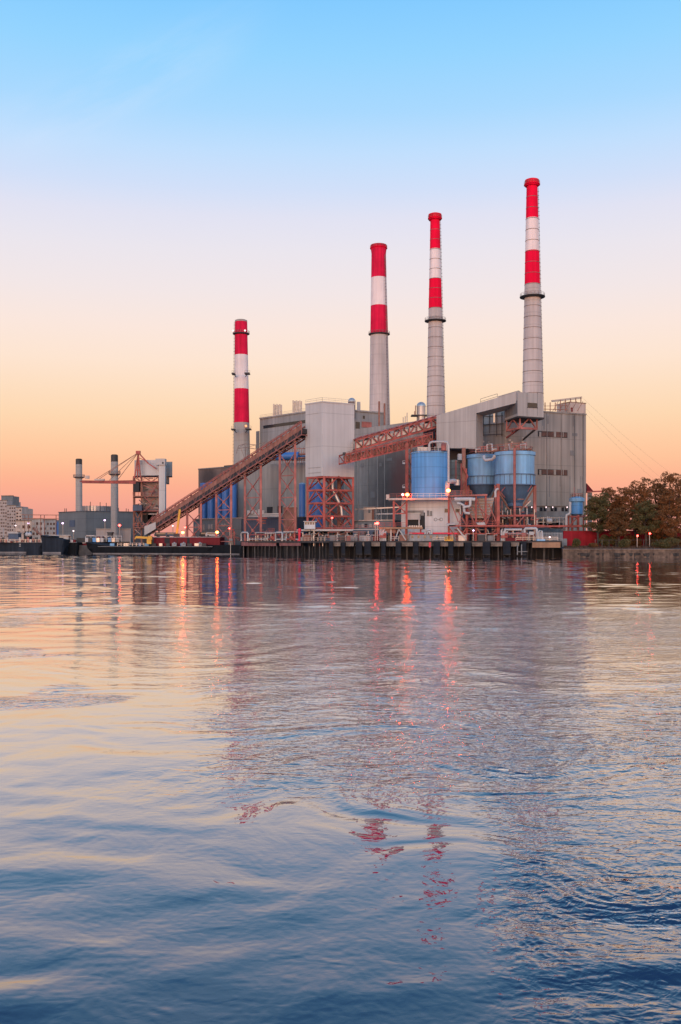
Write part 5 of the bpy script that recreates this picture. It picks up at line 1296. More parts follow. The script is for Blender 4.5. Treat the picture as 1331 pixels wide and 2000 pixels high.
# dock pipework, kiosks, rails
def dk(px, py, off=2.0):
    D = dockD(px) + off; return W(px, py, D)
for k, (xa, xb, yt, r, lab, two) in enumerate((
    (472, 485, 1040, .3, 'white pipe loop at the left end of the pier', False), (539, 552, 1040, .3, 'white pipe loop between the two red valve kiosks', False),
    (831, 843.5, 1035, .3, 'tall white pipe hoop nesting a smaller hoop before the white building', True), (1025, 1049, 1032, .38, 'long white bent pipe running to the right end of the dock', False))):
    t = thing('pipe_loop', lab, 'pipe', dk((xa + xb) / 2, 1056.5), 'white pipe loops on the dock')
    def loop(xa, xb, yt): return [dk(xa, 1056), dk(xa, yt + 2), dk(xa + 1.5, yt), dk(xb - 1.5, yt), dk(xb, yt + 2), dk(xb, 1056)]
    part('pipe', MB().path(loop(xa, xb, yt), r, 10), M['white'], t)
    if two: part('pipe', MB().path(loop(xa + 4.4, xb - 3, yt + 3.5), r, 10), M['white'], t)
    for x in (xa, xb): part('flange', MB().tube(dk(x, 1056.4), dk(x, 1055), r * 1.7, 10), M['metal'], t)
for k, (xa, xb, yt, lab) in enumerate(((524, 536, 1034, 'red and white valve kiosk, left of two on the pier'), (560, 576, 1031, 'red railed valve kiosk with a roof, right of two on the pier'))):
    t = thing('valve_kiosk', lab, 'kiosk', dk((xa + xb) / 2, 1056.5), 'valve kiosks on the pier')
    part('rail', railing(MB(), [dk(xa, yt + 7, 1.6), dk(xb, yt + 7, 1.6)], 1.5, 1.0, .08), M['red'], t)
    part('floor', MB().beam(dk(xa - 1, yt + 7.5, 2.2), dk(xb + 1, yt + 7.5, 2.2), 2.0, .35), M['beige'], t)
    for x in (xa, (xa + xb) / 2, xb): part('post', MB().tube(dk(x, 1056.5, 2), dk(x, yt + 8, 2), .3, 8), M['white'] if x != xb else M['red'], t)
    part('valve', MB().ball(dk((xa + xb) / 2 + 2, 1050, 1.7), .7, 10, 8).tube(dk(xa + 1, 1053, 1.7), dk(xb, 1053, 1.7), .3, 8), M['red'], t)
solo('red_standpipe', MB().tube(dk(585.5, 1057, 1.5), dk(585.5, 1032, 1.5), .42, 10).tube(dk(585.5, 1057, 1.5), dk(585.5, 1055, 1.5), .8, 10).tube(dk(582.5, 1036, 1.5), dk(588, 1036, 1.5), .25, 8), M['sign_red'], dk(585.5, 1057, 1.5), 'tall bright red standpipe left of the control cab', 'pipe')
for k, (xa, xb, y, r, mt, lab, off) in enumerate((
    (486, 585, 1053.5, .24, 'white', 'white horizontal pipe running along the left of the pier', 2.6), (488, 586, 1044.5, .2, 'red', 'thin red horizontal pipe above the left pier deck', 3.4),
    (500, 592, 1040.5, .28, 'metal', 'grey horizontal pipe behind the valve kiosks', 5.2), (800, 900, 1042, .32, 'sign_red', 'bright red horizontal pipe before the white building', 3.0), (802, 870, 1052.5, .2, 'beige', 'thin tan handrail pipe before the pump shed', 2.2),
    (892, 1000, 1042.5, .22, 'red', 'thin red pipe passing through the process frame legs', 3.6), (985, 1020, 1034.5, .36, 'white', 'white horizontal pipe under the twin silos', 2.2), (990, 1032, 1042.5, .3, 'white', 'second white pipe below the first under the twin silos', 2.0))):
    t = thing('deck_pipe', lab, 'pipe', dk((xa + xb) / 2, y, off))
    part('pipe', MB().tube(dk(xa, y, off), dk(xb, y, off), r, 10), M[mt], t)
    n = max(2, int((xb - xa) / 16))
    for q in range(n + 1): part('support', MB().beam(dk(xa + (xb - xa) * q / n, y, off), G(xa + (xb - xa) * q / n, dockD(xa + (xb - xa) * q / n) + off, QZ), .22), M['metal'] if q % 2 else M[mt], t)
for k, (xa, xb, mt, lab) in enumerate(((488, 522, 'metal', 'grey guard rail left of the first valve kiosk'), (590, 640, 'metal', 'grey guard rail under the control cab'), (640, 745, 'rust', 'rusty guard rail along the pier below the trestle'), (846, 868, 'metal', 'grey guard rail right of the white pipe hoop'), (1008, 1090, 'metal', 'grey guard rail at the right end of the pier'))):
    solo('guard_rail', railing(MB(), [G(xa, dockD(xa) + .6, QZ), G((xa + xb) / 2, dockD((xa + xb) / 2) + .6, QZ), G(xb, dockD(xb) + .6, QZ)], 1.1, 1.8, .06), M[mt], G((xa + xb) / 2, dockD((xa + xb) / 2) + .6, QZ), lab, 'railing')
yb_ = thing('yellow_barrier', 'yellow railed barrier on the dock at the right end of the white building', 'barrier', dk(877, 1057, 1))
part('rail', railing(MB(), [dk(869, 1056.5, 1), dk(885, 1056.5, 1)], 1.2, .7, .1), M['yellow'], yb_)
part('toe_board', MB().beam(dk(869, 1055.6, .9), dk(885, 1055.6, .9), .15, .5), M['yellow'], yb_)
yb_ = thing('yellow_barrier', 'pale tan railed barrier at the pier edge below the loading platform', 'barrier', dk(772, 1057, 1))
part('rail', railing(MB(), [dk(763, 1056.5, 1), dk(779, 1056.5, 1)], 1.3, .9, .1), M['beige'], yb_)
for k, (px, lab) in enumerate(((748, 'white valve manifold at the left foot of the loading platform'), (985, 'white tall valve manifold under the twin silos'))):
    t = thing('manifold', lab, 'manifold', dk(px, 1057, 1.5))
    for q in range(4): part('riser', MB().path([dk(px - 5 + 3.4 * q, 1056.5, 1.5), dk(px - 5 + 3.4 * q, 1036 + (q % 2) * 4, 1.5), dk(px - 3 + 3.4 * q, 1034 + (q % 2) * 4, 1.5)], .3, 8), M['white'], t)
    part('valve', MB().box(dk(px, 1048, 1.3), (2.0, .6, .8)).ball(dk(px + 4, 1044, 1.3), .5), M['red'], t)
t = thing('red_manifold', 'low red pump skid with rails on the dock under the right silo', 'pump skid', dk(1012, 1057, 1.5))
part('skid', MB().box(dk(1007, 1054, 1.4), (m_(40, 290), 1.6, 1.2)), M['maroon'], t)
part('rail', railing(MB(), [dk(990, 1051, 1.2), dk(1030, 1051, 1.2)], 1.4, 1.4, .09), M['red'], t)
part('vessel', MB().tube(dk(1019, 1046, 1.8), dk(1028, 1046, 1.8), .9, 12), M['red_pale'], t)
sgn = thing('notice_board', 'white rectangular notice board on posts at the right end of the dock', 'sign', dk(1038, 1057, .8))
part('board', MB().box(dk(1038.5, 1041.5, .8), (m_(9.5, 290), .12, m_(6.5, 290))), M['white'], sgn)
for x in (1035, 1042): part('post', MB().beam(dk(x, 1056.5, .95), dk(x, 1040, .95), .16), M['metal'], sgn)
bq = thing('pump_cabinet', 'pale blue pump cabinet with hoses beside the notice board', 'cabinet', dk(1055, 1057, 1.5))
part('cabinet', MB().box(dk(1055, 1047.5, 1.6), (m_(9, 290), 1.6, m_(17, 290))), M['siding_blue'], bq)
part('pipe', MB().path([dk(1051, 1055, .9), dk(1051, 1040, .9), dk(1054, 1037, .9), dk(1059, 1037, .9), dk(1060, 1055, .9)], .25, 8), M['white'], bq)
part('base', MB().box(dk(1056, 1055, 1.2), (m_(16, 290), 2, .6)), M['blue_silo'], bq)
fn = thing('fence', 'grey slatted fence at the right end of the dock before the red wall', 'fence', dk(1078, 1057, 3))
for k in range(13): part('slat', MB().beam(dk(1062 + 3 * k, 1056.5, 3), dk(1062 + 3 * k, 1040, 3), .22, .1), M['siding_blue'], fn)
part('rail', MB().beam(dk(1062, 1042, 3.1), dk(1099, 1042, 3.1), .16).beam(dk(1062, 1052, 3.1), dk(1099, 1052, 3.1), .16), M['siding_blue'], fn)
crates = [(600, 1050, 1.6, 'rust'), (628, 1051, 1.2, 'steel_dark'), (650, 1050, 1.3, 'siding_dark'), (668, 1051, 1.2, 'steel_dark'), (684, 1050.5, 1.3, 'red_pale'), (708, 1051, 1.3, 'siding_blue'), (717, 1052.5, 1.2, 'white'), (735, 1051, 1.3, 'maroon'), (788, 1051, 1.5, 'rust'), (902, 1050, 1.4, 'metal'), (940, 1051, 1.5, 'steel_dark'), (958, 1051, 1.2, 'siding_dark')]
nm = {'rust': 'rusty', 'steel_dark': 'blackish', 'siding_dark': 'dull grey', 'white': 'white', 'red_pale': 'faded red', 'siding_blue': 'blue grey', 'maroon': 'maroon', 'metal': 'galvanised'}
wh = ['under the control cab', 'left of the tower legs', 'under the middle tower leg', 'among the trestle posts', 'below the right tower leg', 'right of the tower legs', 'on the pier edge right of tower', 'beside the left manifold', 'under the loading platform', 'at the left of the process frame', 'inside the process frame', 'under the left hopper silo']
for k, (px, y, s, mt) in enumerate(crates):
    t = thing('equipment_box', f'{nm[mt]} equipment box on the dock {wh[k]}', 'equipment box', dk(px, 1056.5, 3))
    part('case', MB().box(dk(px, 1056.5, 3) + Vector((0, 0, s * .6)), (s * 1.5, s, s * 1.2)), M[mt], t)
    part('lid', MB().box(dk(px, 1056.5, 3) + Vector((0, 0, s * 1.2 + .1)), (s * 1.6, s * 1.1, .19)), M['siding_dark'], t)
    part('pipe', MB().path([dk(px, 1056.5, 2) + Vector((s, 0, 0)), dk(px, 1056.5, 2) + Vector((s, 0, s * 1.5)), dk(px, 1056.5, 2) + Vector((s * 1.8, 0, s * 1.5))], .12, 6), M['beige'], t)

# ------------------------------------------------------------------ unloader tower with boom
UD = 400
un = thing('coal_unloader', 'rusty coal unloader tower with white duct and long boom pointing left', 'crane', G(290, UD, GZ))
part('machine_house', MB().prism(poly_xy((263, UD - 3), (312, UD - 5), (312, UD + 6), (263, UD + 8)), zat(930, UD), zat(900, UD)), M['siding_pale'], un)
part('side_house', MB().prism(poly_xy((322, UD), (337, UD - 1), (337, UD + 8), (322, UD + 9)), zat(930, UD), zat(902, UD)), M['siding_blue'], un)
part('side_hopper', MB().prism(poly_xy((325, UD + 1), (331, UD + .5), (331, UD + 7), (325, UD + 7)), zat(944, UD), zat(930, UD) - .01), M['siding_dark'], un)
part('duct', MB().box(W(318, 958, UD - 7), (m_(11.5, UD), 3, m_(108, UD))), M['siding_pale'], un)
part('duct_head', MB().box(W(315, 902.5, UD - 7.2), (m_(18, UD), 3.6, m_(12, UD))), M['white'], un)
part('vent', MB().box(W(318.5, 904, UD - 9.05), (.5, .2, .7)), M['black'], un)
lg_ = [(262, UD - 4), (277, UD - 5), (311, UD - 5), (311, UD + 6), (263, UD + 7)]
for px, D in lg_: part('leg', MB().beam(G(px, D, GZ), G(px, D, zat(930, D)), .65), M['rust'], un)
for k, y in enumerate((941, 969.5, 998, 1030)):
    f_ = part('landing', MB().prism(poly_xy((260, UD - 6), (313, UD - 7), (313, UD + 6), (260, UD + 7)), zat(y, UD) - .4, zat(y, UD)), M['red_pale'] if k in (0, 2) else M['rust'], un)
    part('railing', railing(MB(), [G(260, UD - 6, zat(y, UD)), G(313, UD - 7, zat(y, UD))], 1.4, 2, .09), M['red_pale'], f_)
part('inner_casing', MB().prism(poly_xy((279, UD - 2), (309, UD - 3), (309, UD + 4), (279, UD + 5)), zat(998, UD), zat(941, UD)), mat('taupe_casing', (0.33, 0.27, 0.24), .6, 0, .12, .3, .25, 0, 0, 0, .25), un)
part('feed_hopper', MB().hexa([W(283, 1022, UD - 2), W(300, 1022, UD - 2), W(300, 1022, UD + 3), W(283, 1022, UD + 3), W(266, 999, UD - 3), W(308, 999, UD - 4), W(308, 999, UD + 5), W(266, 999, UD + 5)]), M['steel_dark'], un)
part('operator_cab', MB().box(W(270, 992, UD - 7), (m_(17, UD), 3, m_(11, UD))), M['navy'], un)
part('winch', MB().box(W(268, 952, UD - 5), (m_(11, UD), 3, m_(18, UD))), M['black'], un)
for k, (xa, ya, xb, yb) in enumerate(((295, 968, 306, 948), (281, 948, 300, 955), (283, 998, 297, 985), (297, 985, 283, 971), (285, 1029, 303, 1008))):
    part('stair', MB().beam(W(xa, ya, UD - 7.5), W(xb, yb, UD - 7.5), 1.0, .3).beam(W(xa, ya - 5, UD - 8), W(xb, yb - 5, UD - 8), .12), M['red_pale'], un)
bb = MB()
for xa, ya, xb, yb in ((262, 998, 277, 1028), (277, 998, 262, 1028), (262, 1030, 277, 1046), (278, 1030, 262, 1046), (311, 998, 296, 1028), (277, 941, 262, 931), (280, 931, 296, 941), (311, 931, 296, 941), (311, 1046, 290, 1030)):
    part('brace', MB().beam(W(xa, ya, UD - 5.6), W(xb, yb, UD - 5.6), .3), M['rust'], un)
ru = random.Random(8)
for k in range(40):
    x0 = ru.uniform(262, 306); y0 = ru.choice((934, 948, 956, 964, 976, 984, 992, 1004, 1012, 1020, 1034, 1040)); D = UD + ru.uniform(-7.5, -3.5)
    part('steel_bar', MB().beam(W(x0, y0, D), W(min(313, x0 + ru.uniform(5, 18)), y0 + ru.choice((0, 0, 10, -10)), D), ru.uniform(.16, .34)), ru.choice((M['rust'], M['red_pale'], M['steel_dark'], M['steel_dark'], M['beige'])), un)
for k in range(9):
    part('machinery', MB().box(W(ru.uniform(264, 308), ru.choice((960, 990, 1010, 1024, 1038)), UD - 5), (ru.uniform(1, 2.6), 1.2, ru.uniform(.8, 2.2))), ru.choice((M['steel_dark'], M['black'], M['rust'])), un)
ms = MB()
tp = W(270.5, 884, UD - 6)
for x, D in ((263, UD - 6), (275, UD - 6), (269, UD - 5)): ms.beam(W(x, 934, D), tp, .45)
ms.beam(tp, W(290, 905, UD - 6), .5); ms.beam(W(290, 905, UD - 6), W(306, 916, UD - 6), .4); ms.beam(tp + Vector((0, 0, -2)), W(283, 899, UD - 6), .3)
ms.box(tp, (1.8, 1, 1.4))
for y in (905, 918): ms.beam(W(267, y, UD - 6), W(273, y, UD - 6), .3)
part('mast', ms, M['red'], un)
part('boom', MB().beam(W(160, 941, UD - 14), W(266, 942.5, UD - 6), .9, 1.1).beam(W(156, 940.3, UD - 12), W(266, 938.8, UD - 3), .35), M['red'], un)
bl = MB()
for k in range(22):
    f = k / 22; p, q = W(160, 941, UD - 14).lerp(W(266, 942.5, UD - 6), f), W(156, 940.3, UD - 12).lerp(W(266, 938.8, UD - 3), min(1, f + .045)); bl.beam(p, q, .18)
part('boom_lacing', bl, M['rust'], un)
for xa, ya in ((186, 937), (192, 937), (214, 938), (229, 939)):
    part('stay', MB().beam(W(xa, ya, UD - 11), tp, .2), M['rust'], un)
part('trolley', MB().box(W(195, 937, UD - 11), (m_(18, UD), 1.5, .7)), M['beige'], un)
part('boom_cab', MB().box(W(171, 932, UD - 12), (1.5, 1, 1.2)), M['beige'], un)

# ------------------------------------------------------------------ slate block and far left city
sb = thing('slate_block', 'slate grey flat roofed power block behind the barges at far left', 'building', G(190, 460, GZ))
s0, s1, s2 = xy(115, 468), xy(168.5, 450), xy(262, 462)
part('wall', MB().prism([s0, s1, s2, s2 + Vector((0, 40, 0)), s0 + Vector((0, 40, 0))], GZ, zat(999.5, 458)), M['slate'], sb)
part('coping', MB().prism([s0 + Vector((-.3, -.3, 0)), s1 + Vector((0, -.4, 0)), s2 + Vector((.3, -.3, 0)), s2 + Vector((0, 4, 0)), s0 + Vector((0, 4, 0))], zat(999.5, 458) + .003, zat(998.6, 458)), M['navy'], sb)
lvp = part('louvre', facebox(MB(), s0, s1, 136.5, 147, 1016, 1029, .15), M['navy'], sb)
c = xy(189, 470); r = m_(26, 470)
part('roof_drum', MB().lathe((c.x, c.y), [(r, zat(1000, 458)), (r, zat(989, 470))], 32), M['metal'], sb)
rb = MB()
for k in range(24):
    a = 2 * math.pi * k / 24; p = Vector((c.x + (r + .1) * math.cos(a), c.y + (r + .1) * math.sin(a), 0)); rb.beam(Vector((p.x, p.y, zat(999, 458))), Vector((p.x, p.y, zat(988.4, 470))), .3)
part('drum_rib', rb, M['siding_dark'], sb)
for x, y in ((127, 993), (130, 993), (177, 980), (196, 981), (208, 982), (232, 992), (247, 993), (251, 994)): part('aerial', MB().beam(W(x, 1000, 455), W(x, y, 455), .25), M['steel_dark'], sb)
la_ = thing('low_annex', 'low pinkish annex before the slate block beside its plain stack', 'building', G(220, 432, GZ))
part('wall', MB().prism(poly_xy((188, 436), (256, 432), (256, 446), (188, 450)), GZ, zat(1033, 434)), M['tile_pale'], la_)
part('roof', MB().prism(poly_xy((187.5, 435.6), (256.5, 431.6), (256.5, 446), (187.5, 450)), zat(1033, 434) + .003, zat(1032, 434)), M['siding'], la_)

def city(name, label, x0, x1, yt, D, depth, mt, wins=None, kind='building', wm='glass'):
    t = thing(name, label, kind, G((x0 + x1) / 2, D, GZ))
    a, b = xy(x0, D), xy(x1, D - 2)
    part('wall', MB().prism([a, b, b + Vector((0, depth, 0)), a + Vector((0, depth, 0))], GZ, zat(yt, D)), mt, t)
    part('parapet', MB().prism([a + Vector((-.2, -.3, 0)), b + Vector((.2, -.3, 0)), b + Vector((0, 2, 0)), a + Vector((0, 2, 0))], zat(yt, D) + .003, zat(yt, D) + .5), M['cap'], t)
    if wins:
        nx, ny, y0, y1 = wins
        for i in range(nx):
            for j in range(ny):
                wx = (x1 - x0) / nx; xx = x0 + wx * (i + .22); hh = (y1 - y0) / ny; yy = y0 + hh * j
                part('window', facebox(MB(), a, b, xx, xx + wx * .56, yy, yy + hh * .5, .1), M[wm] if (i * 3 + j) % 4 else M['lit_window'], t)
    return t
city('apartment_block', 'pale many windowed apartment block at the left picture edge', -14, 14, 978, 700, 30, M['tile_pale'], (7, 11, 981, 1052))
city('apartment_block', 'lower pale apartment wing with small windows stepping down from the tall block', 14.2, 31, 988, 695, 28, M['tile_pale'], (4, 10, 991, 1052))
city('plant_room', 'dark grey rooftop plant room over the pale apartment blocks', 3, 25.5, 969, 712, 14, M['slate'])
city('apartment_block', 'narrow brownish apartment wing right of the pale apartment blocks', 31.4, 43, 992, 690, 25, M['beige'], (2, 9, 995, 1050))
city('warehouse', 'square pinkish warehouse behind the moored tank barge', 32, 62, 1017.5, 560, 30, M['beige'], (3, 2, 1026, 1050))
city('warehouse', 'greyish warehouse with a dark roof hut between pink warehouse and offices', 62.4, 84, 1014, 555, 30, M['siding'], (3, 3, 1020, 1050))
city('office_block', 'small grey office block with dark window bands left of the slate block', 85, 109, 1015.5, 545, 25, M['siding_blue'], (4, 3, 1021, 1048))
solo('blue_panel_shed', MB().prism(poly_xy((109.6, 520), (115, 518), (115, 528), (109.6, 530)), GZ, zat(1019, 520)), M['blue_deep'], G(112, 520, GZ), 'narrow deep blue shed end beside the slate block', 'shed')
ga = thing('pipe_bridge', 'thin rusty pipe bridge crossing above the far left roofs', 'gantry', G(80, 520, GZ))
part('beam', MB().beam(W(43, 1005.5, 520), W(116, 1006, 516), .35).beam(W(43, 1013, 520), W(116, 1013.5, 516), .35), M['rust'], ga)
for x in (49, 56, 80, 87, 110): part('post', MB().beam(G(x, 519, GZ), W(x, 1005.5, 519), .3), M['rust'], ga)

# ------------------------------------------------------------------ barges and boats
def hull(px0, px1, D0, D1, ytop, beam, mt, rake=0.0, sheer=None, boot=True, base_drop=-.8):
    """flat hull from px0 to px1, waterline on the water, with rounded bilge and raked ends"""
    a, b = xy(px0, D0), xy(px1, D1); d = (b - a); nrm = Vector((-d.y, d.x, 0)).normalized() * beam
    if nrm.y < 0: nrm = -nrm
    u = d.normalized(); mb = MB(); n = 18; rows = []
    for i in range(n + 1):
        f = i / n; p = a + d * f
        zt = zat(ytop, (D0 + D1) / 2) + (sheer(f) if sheer else 0)
        e = min(1, f / .06, (1 - f) / .06); ins = (1 - e) ** 2
        fl = nrm * (ins * .3); sh = u * (rake * ins * (1 if f < .5 else -1))
        rows.append([p + fl + sh + Vector((0, 0, base_drop)), p + fl * .4 + Vector((0, 0, zt * .45)), p + Vector((0, 0, zt)), p + nrm + Vector((0, 0, zt)), p + nrm - fl * .4 + Vector((0, 0, zt * .45)), p + nrm - fl + sh + Vector((0, 0, base_drop))])
    for i in range(n + 1): mb.v += rows[i]
    for i in range(n):
        for j in range(6):
            k = (j + 1) % 6; mb.face([i * 6 + j, (i + 1) * 6 + j, (i + 1) * 6 + k, i * 6 + k], False)
    mb.face([5, 4, 3, 2, 1, 0]); mb.face([n * 6 + j for j in range(6)])
    return mb, a, b, nrm
bD0, bD1 = 368, 350
mb, ba, bb_, bn = hull(168, 418, bD0, 352, 1066.5, 11, M['hull'], 2.0, lambda f: 1.5 * max(0, 1 - f / .25) ** 2)
bg = thing('black_barge', 'long low black cargo barge moored below the conveyor foot', 'barge', (ba + bb_) / 2)
part('hull', mb, M['hull'], bg)
part('boot_stripe', MB().beam(ba.lerp(bb_, .06) + Vector((0, -.14, .2)), ba.lerp(bb_, .97) + Vector((0, -.14, .2)), .15, .3), M['boot'], bg)
dz = zat(1066.5, 360)
part('rub_rail', MB().beam(ba.lerp(bb_, .1) + Vector((0, -.2, dz - .2)), ba.lerp(bb_, .99) + Vector((0, -.2, dz - .2)), .25, .2), M['siding_dark'], bg)
for k in range(14):
    f = .2 + .055 * k; p = ba.lerp(bb_, f) + bn * .12 + Vector((0, 0, dz))
    part('deck_fitting', MB().box(p + Vector((0, 0, .5)), (.8 + .9 * random.random(), 1, 1.0)), [M['blue_silo'], M['steel_dark'], M['metal'], M['steel_dark'], M['blue_tank']][k % 5], bg)
part('railing', railing(MB(), [ba.lerp(bb_, .25) + bn * .05 + Vector((0, 0, dz)), ba.lerp(bb_, .46) + bn * .05 + Vector((0, 0, dz))], 1.1, 1.4, .08), M['metal'], bg)
mb, ca, cb_, cn = hull(404, 473, 354, 345, 1064.5, 9, M['hull'], 1.0)
b2_ = thing('black_barge', 'shorter black barge end tied at the left end of the pier', 'barge', (ca + cb_) / 2)
part('hull', mb, M['hull'], b2_)
part('boot_stripe', MB().beam(ca.lerp(cb_, .07) + Vector((0, -.14, .2)), ca.lerp(cb_, .93) + Vector((0, -.14, .2)), .15, .3), M['boot'], b2_)
part('mooring_post', MB().tube(Vector((cb_.x - 4, cb_.y - .2, .2)), Vector((cb_.x - 4, cb_.y - .2, 4)), .12, 6), M['metal'], b2_)
# maroon cargo house
cg = thing('cargo_box', 'long maroon coaming box with a white top edge on the black barge', 'cargo box', ba.lerp(bb_, .75) + Vector((0, 3, dz)))
kA, kB = xy(301, 361.5), xy(430, 355.5)
part('coaming', MB().prism([kA, kB, kB + Vector((1, 6, 0)), kA + Vector((1, 6, 0))], dz - .3, zat(1049.5, 358)), M['maroon'], cg)
part('top_edge', MB().prism([kA + Vector((0, -.15, 0)), kB + Vector((.1, -.15, 0)), kB + Vector((0, .5, 0)), kA + Vector((0, .5, 0))], zat(1049.5, 358) + .003, zat(1048.6, 358)), M['white'], cg)
for x0, x1 in ((322, 332), (346, 347), (366, 371)): part('dark_panel', facebox(MB(), kA, kB, x0, x1, 1051, 1061, .08), M['black'], cg)
for k, x in enumerate((341, 359, 391)):
    solo('deck_winch', MB().box(G(x, 355.8, dz + .6), (1.6, 1, 1.2)).tube(G(x - 1, 355.4, dz + 1.0), G(x + 1.4, 355.4, dz + 1.0), .5, 10), M['siding_blue'], G(x, 355.8, dz), f'{["left", "middle", "right"][k]} pale blue grey winch on the barge deck before the maroon box', 'winch', 'winches before the maroon box')
vh = [(316, 'dark pickup like heap', 'steel_dark'), (334, 'black loader', 'black'), (403, 'small dark van', 'steel_dark'), (416, 'small white van', 'white')]
def vehicle(px, D, label, mt, z0, L=4.6, cat='vehicle'):
    t = thing('parked_van', label, cat, G(px, D, z0))
    c = G(px, D, z0)
    pr_ = [(-.5, .35), (.5, .35), (.5, .8), (.36, .95), (.2, 1.75), (-.42, 1.8), (-.5, 1.0)]
    part('body', MB().slab([c + Vector((x * L, -.9, z)) for x, z in pr_], (0, 1.8, 0)), M[mt], t)
    part('window', MB().slab([c + Vector((x * L, -.93, z)) for x, z in ((-.36, 1.1), (.27, 1.1), (.18, 1.62), (-.36, 1.65))], (0, .02, 0)), M['glass'], t)
    for sx in (-.3, .3):
        for sy in (-.95, .75):
            part('wheel', MB().tube(c + Vector((sx * L, sy, .38)), c + Vector((sx * L, sy + .2, .38)), .38, 12), M['black'], t)
    return t
GZ2 = zat(1049, 366)
qy = MB().prism(poly_xy((280, 366), (436, 360), (436, 372), (280, 380)), GZ + .004, GZ2); solo('quay_ramp', qy, M['deck'], G(358, 370, GZ), 'raised dark quay ramp behind the maroon coaming box', 'quay')
vehicle(318, 368, 'dark parked truck behind the maroon box by the conveyor foot', 'steel_dark', GZ2 + .004, 6)
vehicle(337, 367, 'blackish parked van, middle one behind the maroon box', 'navy', GZ2 + .004, 5)
vehicle(403, 364, 'small black parked van beside the white one', 'black', GZ2 + .004, 5)
vehicle(415.5, 363, 'small white parked van at the right end of the maroon box', 'white', GZ2 + .004, 5)
yc = thing('crane_arm', 'slim yellow crane jib leaning up past the long conveyor', 'crane', G(347, 358, dz))
part('jib', MB().beam(W(345.5, 1044, 362), W(352, 995, 362), .75, .6), M['yellow'], yc)
part('base', MB().box(W(345.5, 1046, 362), (2, 1.6, 1.5)), M['steel_dark'], yc)
part('tip', MB().beam(W(351.8, 996, 362), W(351.2, 992.5, 362), .3), M['steel_dark'], yc)
yl = thing('deck_crane', 'stubby yellow deck crane folded on the black barge', 'crane', G(288, 360, dz))
part('boom', MB().beam(W(266, 1049, 359), W(292, 1050.5, 359), 1.0, .8).beam(W(266, 1049, 359), W(264, 1053, 359), .4), M['yellow'], yl)
part('pedestal', MB().box(W(292, 1055.5, 359), (1.6, 1.4, 2.6)), M['yellow'], yl)
part('cab', MB().box(W(294, 1050.5, 358.6), (1.3, 1.3, 1.4)), M['yellow'], yl)
# left barges
mb, ta, tb_, tn = hull(-60, 84, 392, 384, 1059.5, 12, M['hull_blue'], 1.0)
tk = thing('tank_barge', 'slate blue tank barge at the left picture edge with white marks', 'barge', (ta + tb_) / 2)
part('hull', mb, M['hull_blue'], tk)
tz = zat(1059.5, 388)
part('boot_stripe', MB().beam(ta.lerp(tb_, .06) + Vector((0, -.14, .35)), ta.lerp(tb_, .78) + Vector((0, -.14, .35)), .15, .5), M['boot'], tk)
part('gunwale', MB().beam(Vector((ta.x, ta.y - .1, tz)), Vector((tb_.x, tb_.y - .1, tz)), .3, .2), M['boot'], tk)
for y in (1063, 1066.5):
    mk = MB()
    for q in range(4):
        mk.box(W(38.6 + 1.8 * q, y, 386.4), (m_(1.3, 386), .12, m_(1.6, 386)))
    part('draught_mark', mk, M['white'], tk)
part('deck_house', MB().box(W(29.5, 1049, 388), (m_(19, 388), 4, m_(15, 388))), M['navy'], tk)
part('house_roof', MB().box(W(29.5, 1041, 388), (m_(21, 388), 4.6, .4)), M['white'], tk)
for k in range(16):
    x = -4 + 5.4 * k; part('deck_fitting', MB().box(W(x, 1056.5 - (k % 3), 387), (.9, .8, 1.0 + .5 * (k % 3))), [M['white'], M['maroon'], M['steel_dark'], M['red_pale']][k % 4], tk)
part('railing', railing(MB(), [W(0, 1059.5, 386.5), W(80, 1059.5, 384.5)], 1.2, 2, .07), M['metal'], tk)
part('mast', MB().tube(W(7, 1058, 388), W(7, 1031, 388), .2, 7), M['white'], tk)
part('crane_post', MB().tube(W(85, 1058, 387), W(85, 1022, 387), .22, 8), M['white'], tk)
part('crane_jib', MB().beam(W(84, 1048, 387), W(66, 1034, 388), .35).beam(W(84, 1045, 387), W(66, 1031, 388), .2).beam(W(75, 1041, 387), W(72, 1029, 388), .2).beam(W(68, 1036, 387), W(73, 1026, 388), .2), M['rust'], tk)
ex = thing('exhaust_house', 'dark deck house with twin white capped funnels on the tank barge', 'deck house', W(55, 1059, 386.8))
part('house', MB().box(W(55, 1049, 388.5), (m_(12, 388), 3, m_(17, 388))), M['black'], ex)
for x in (53.5, 59): part('funnel', MB().tube(W(x, 1047, 388), W(x, 1038, 388), .55, 12).ball(W(x, 1044, 387), .9, 10, 8), M['white'] if x > 0 else M['black'], ex)
part('funnel_cap', MB().box(W(53, 1039.5, 388), (1, 1, .8)).box(W(59, 1039, 388), (1, 1, .8)), M['black'], ex)
mb, va, vb, vn = hull(80, 124, 380, 377.5, 1050, 10, M['hull'], 1.6, lambda f: 1.0 - 1.9 * f)
vs_ = thing('blunt_hull', 'high blunt dark blue hull moored right of the tank barge', 'barge', (va + vb) / 2)
part('hull', mb, M['hull_blue'], vs_)
part('boot_stripe', MB().beam(va.lerp(vb, .1) + Vector((0, -.16, .3)), va.lerp(vb, .9) + Vector((0, -.16, .3)), .15, .5), M['boot'], vs_)
part('rub_rail', MB().beam(Vector((va.x, va.y - .1, zat(1047, 379))), Vector((vb.x, vb.y - .1, zat(1051.5, 379))), .3, .3), M['hull'], vs_)
mb, va, vb, vn = hull(122, 151, 383, 381, 1059.5, 8, M['hull'], .8)
v2 = thing('deck_barge', 'small dark deck barge with white railed house between hull and black barge', 'barge', (va + vb) / 2)
part('hull', mb, M['hull'], v2)
part('house', MB().box(W(128, 1052, 385), (m_(18, 385), 4, m_(13, 385))), M['white'], v2)
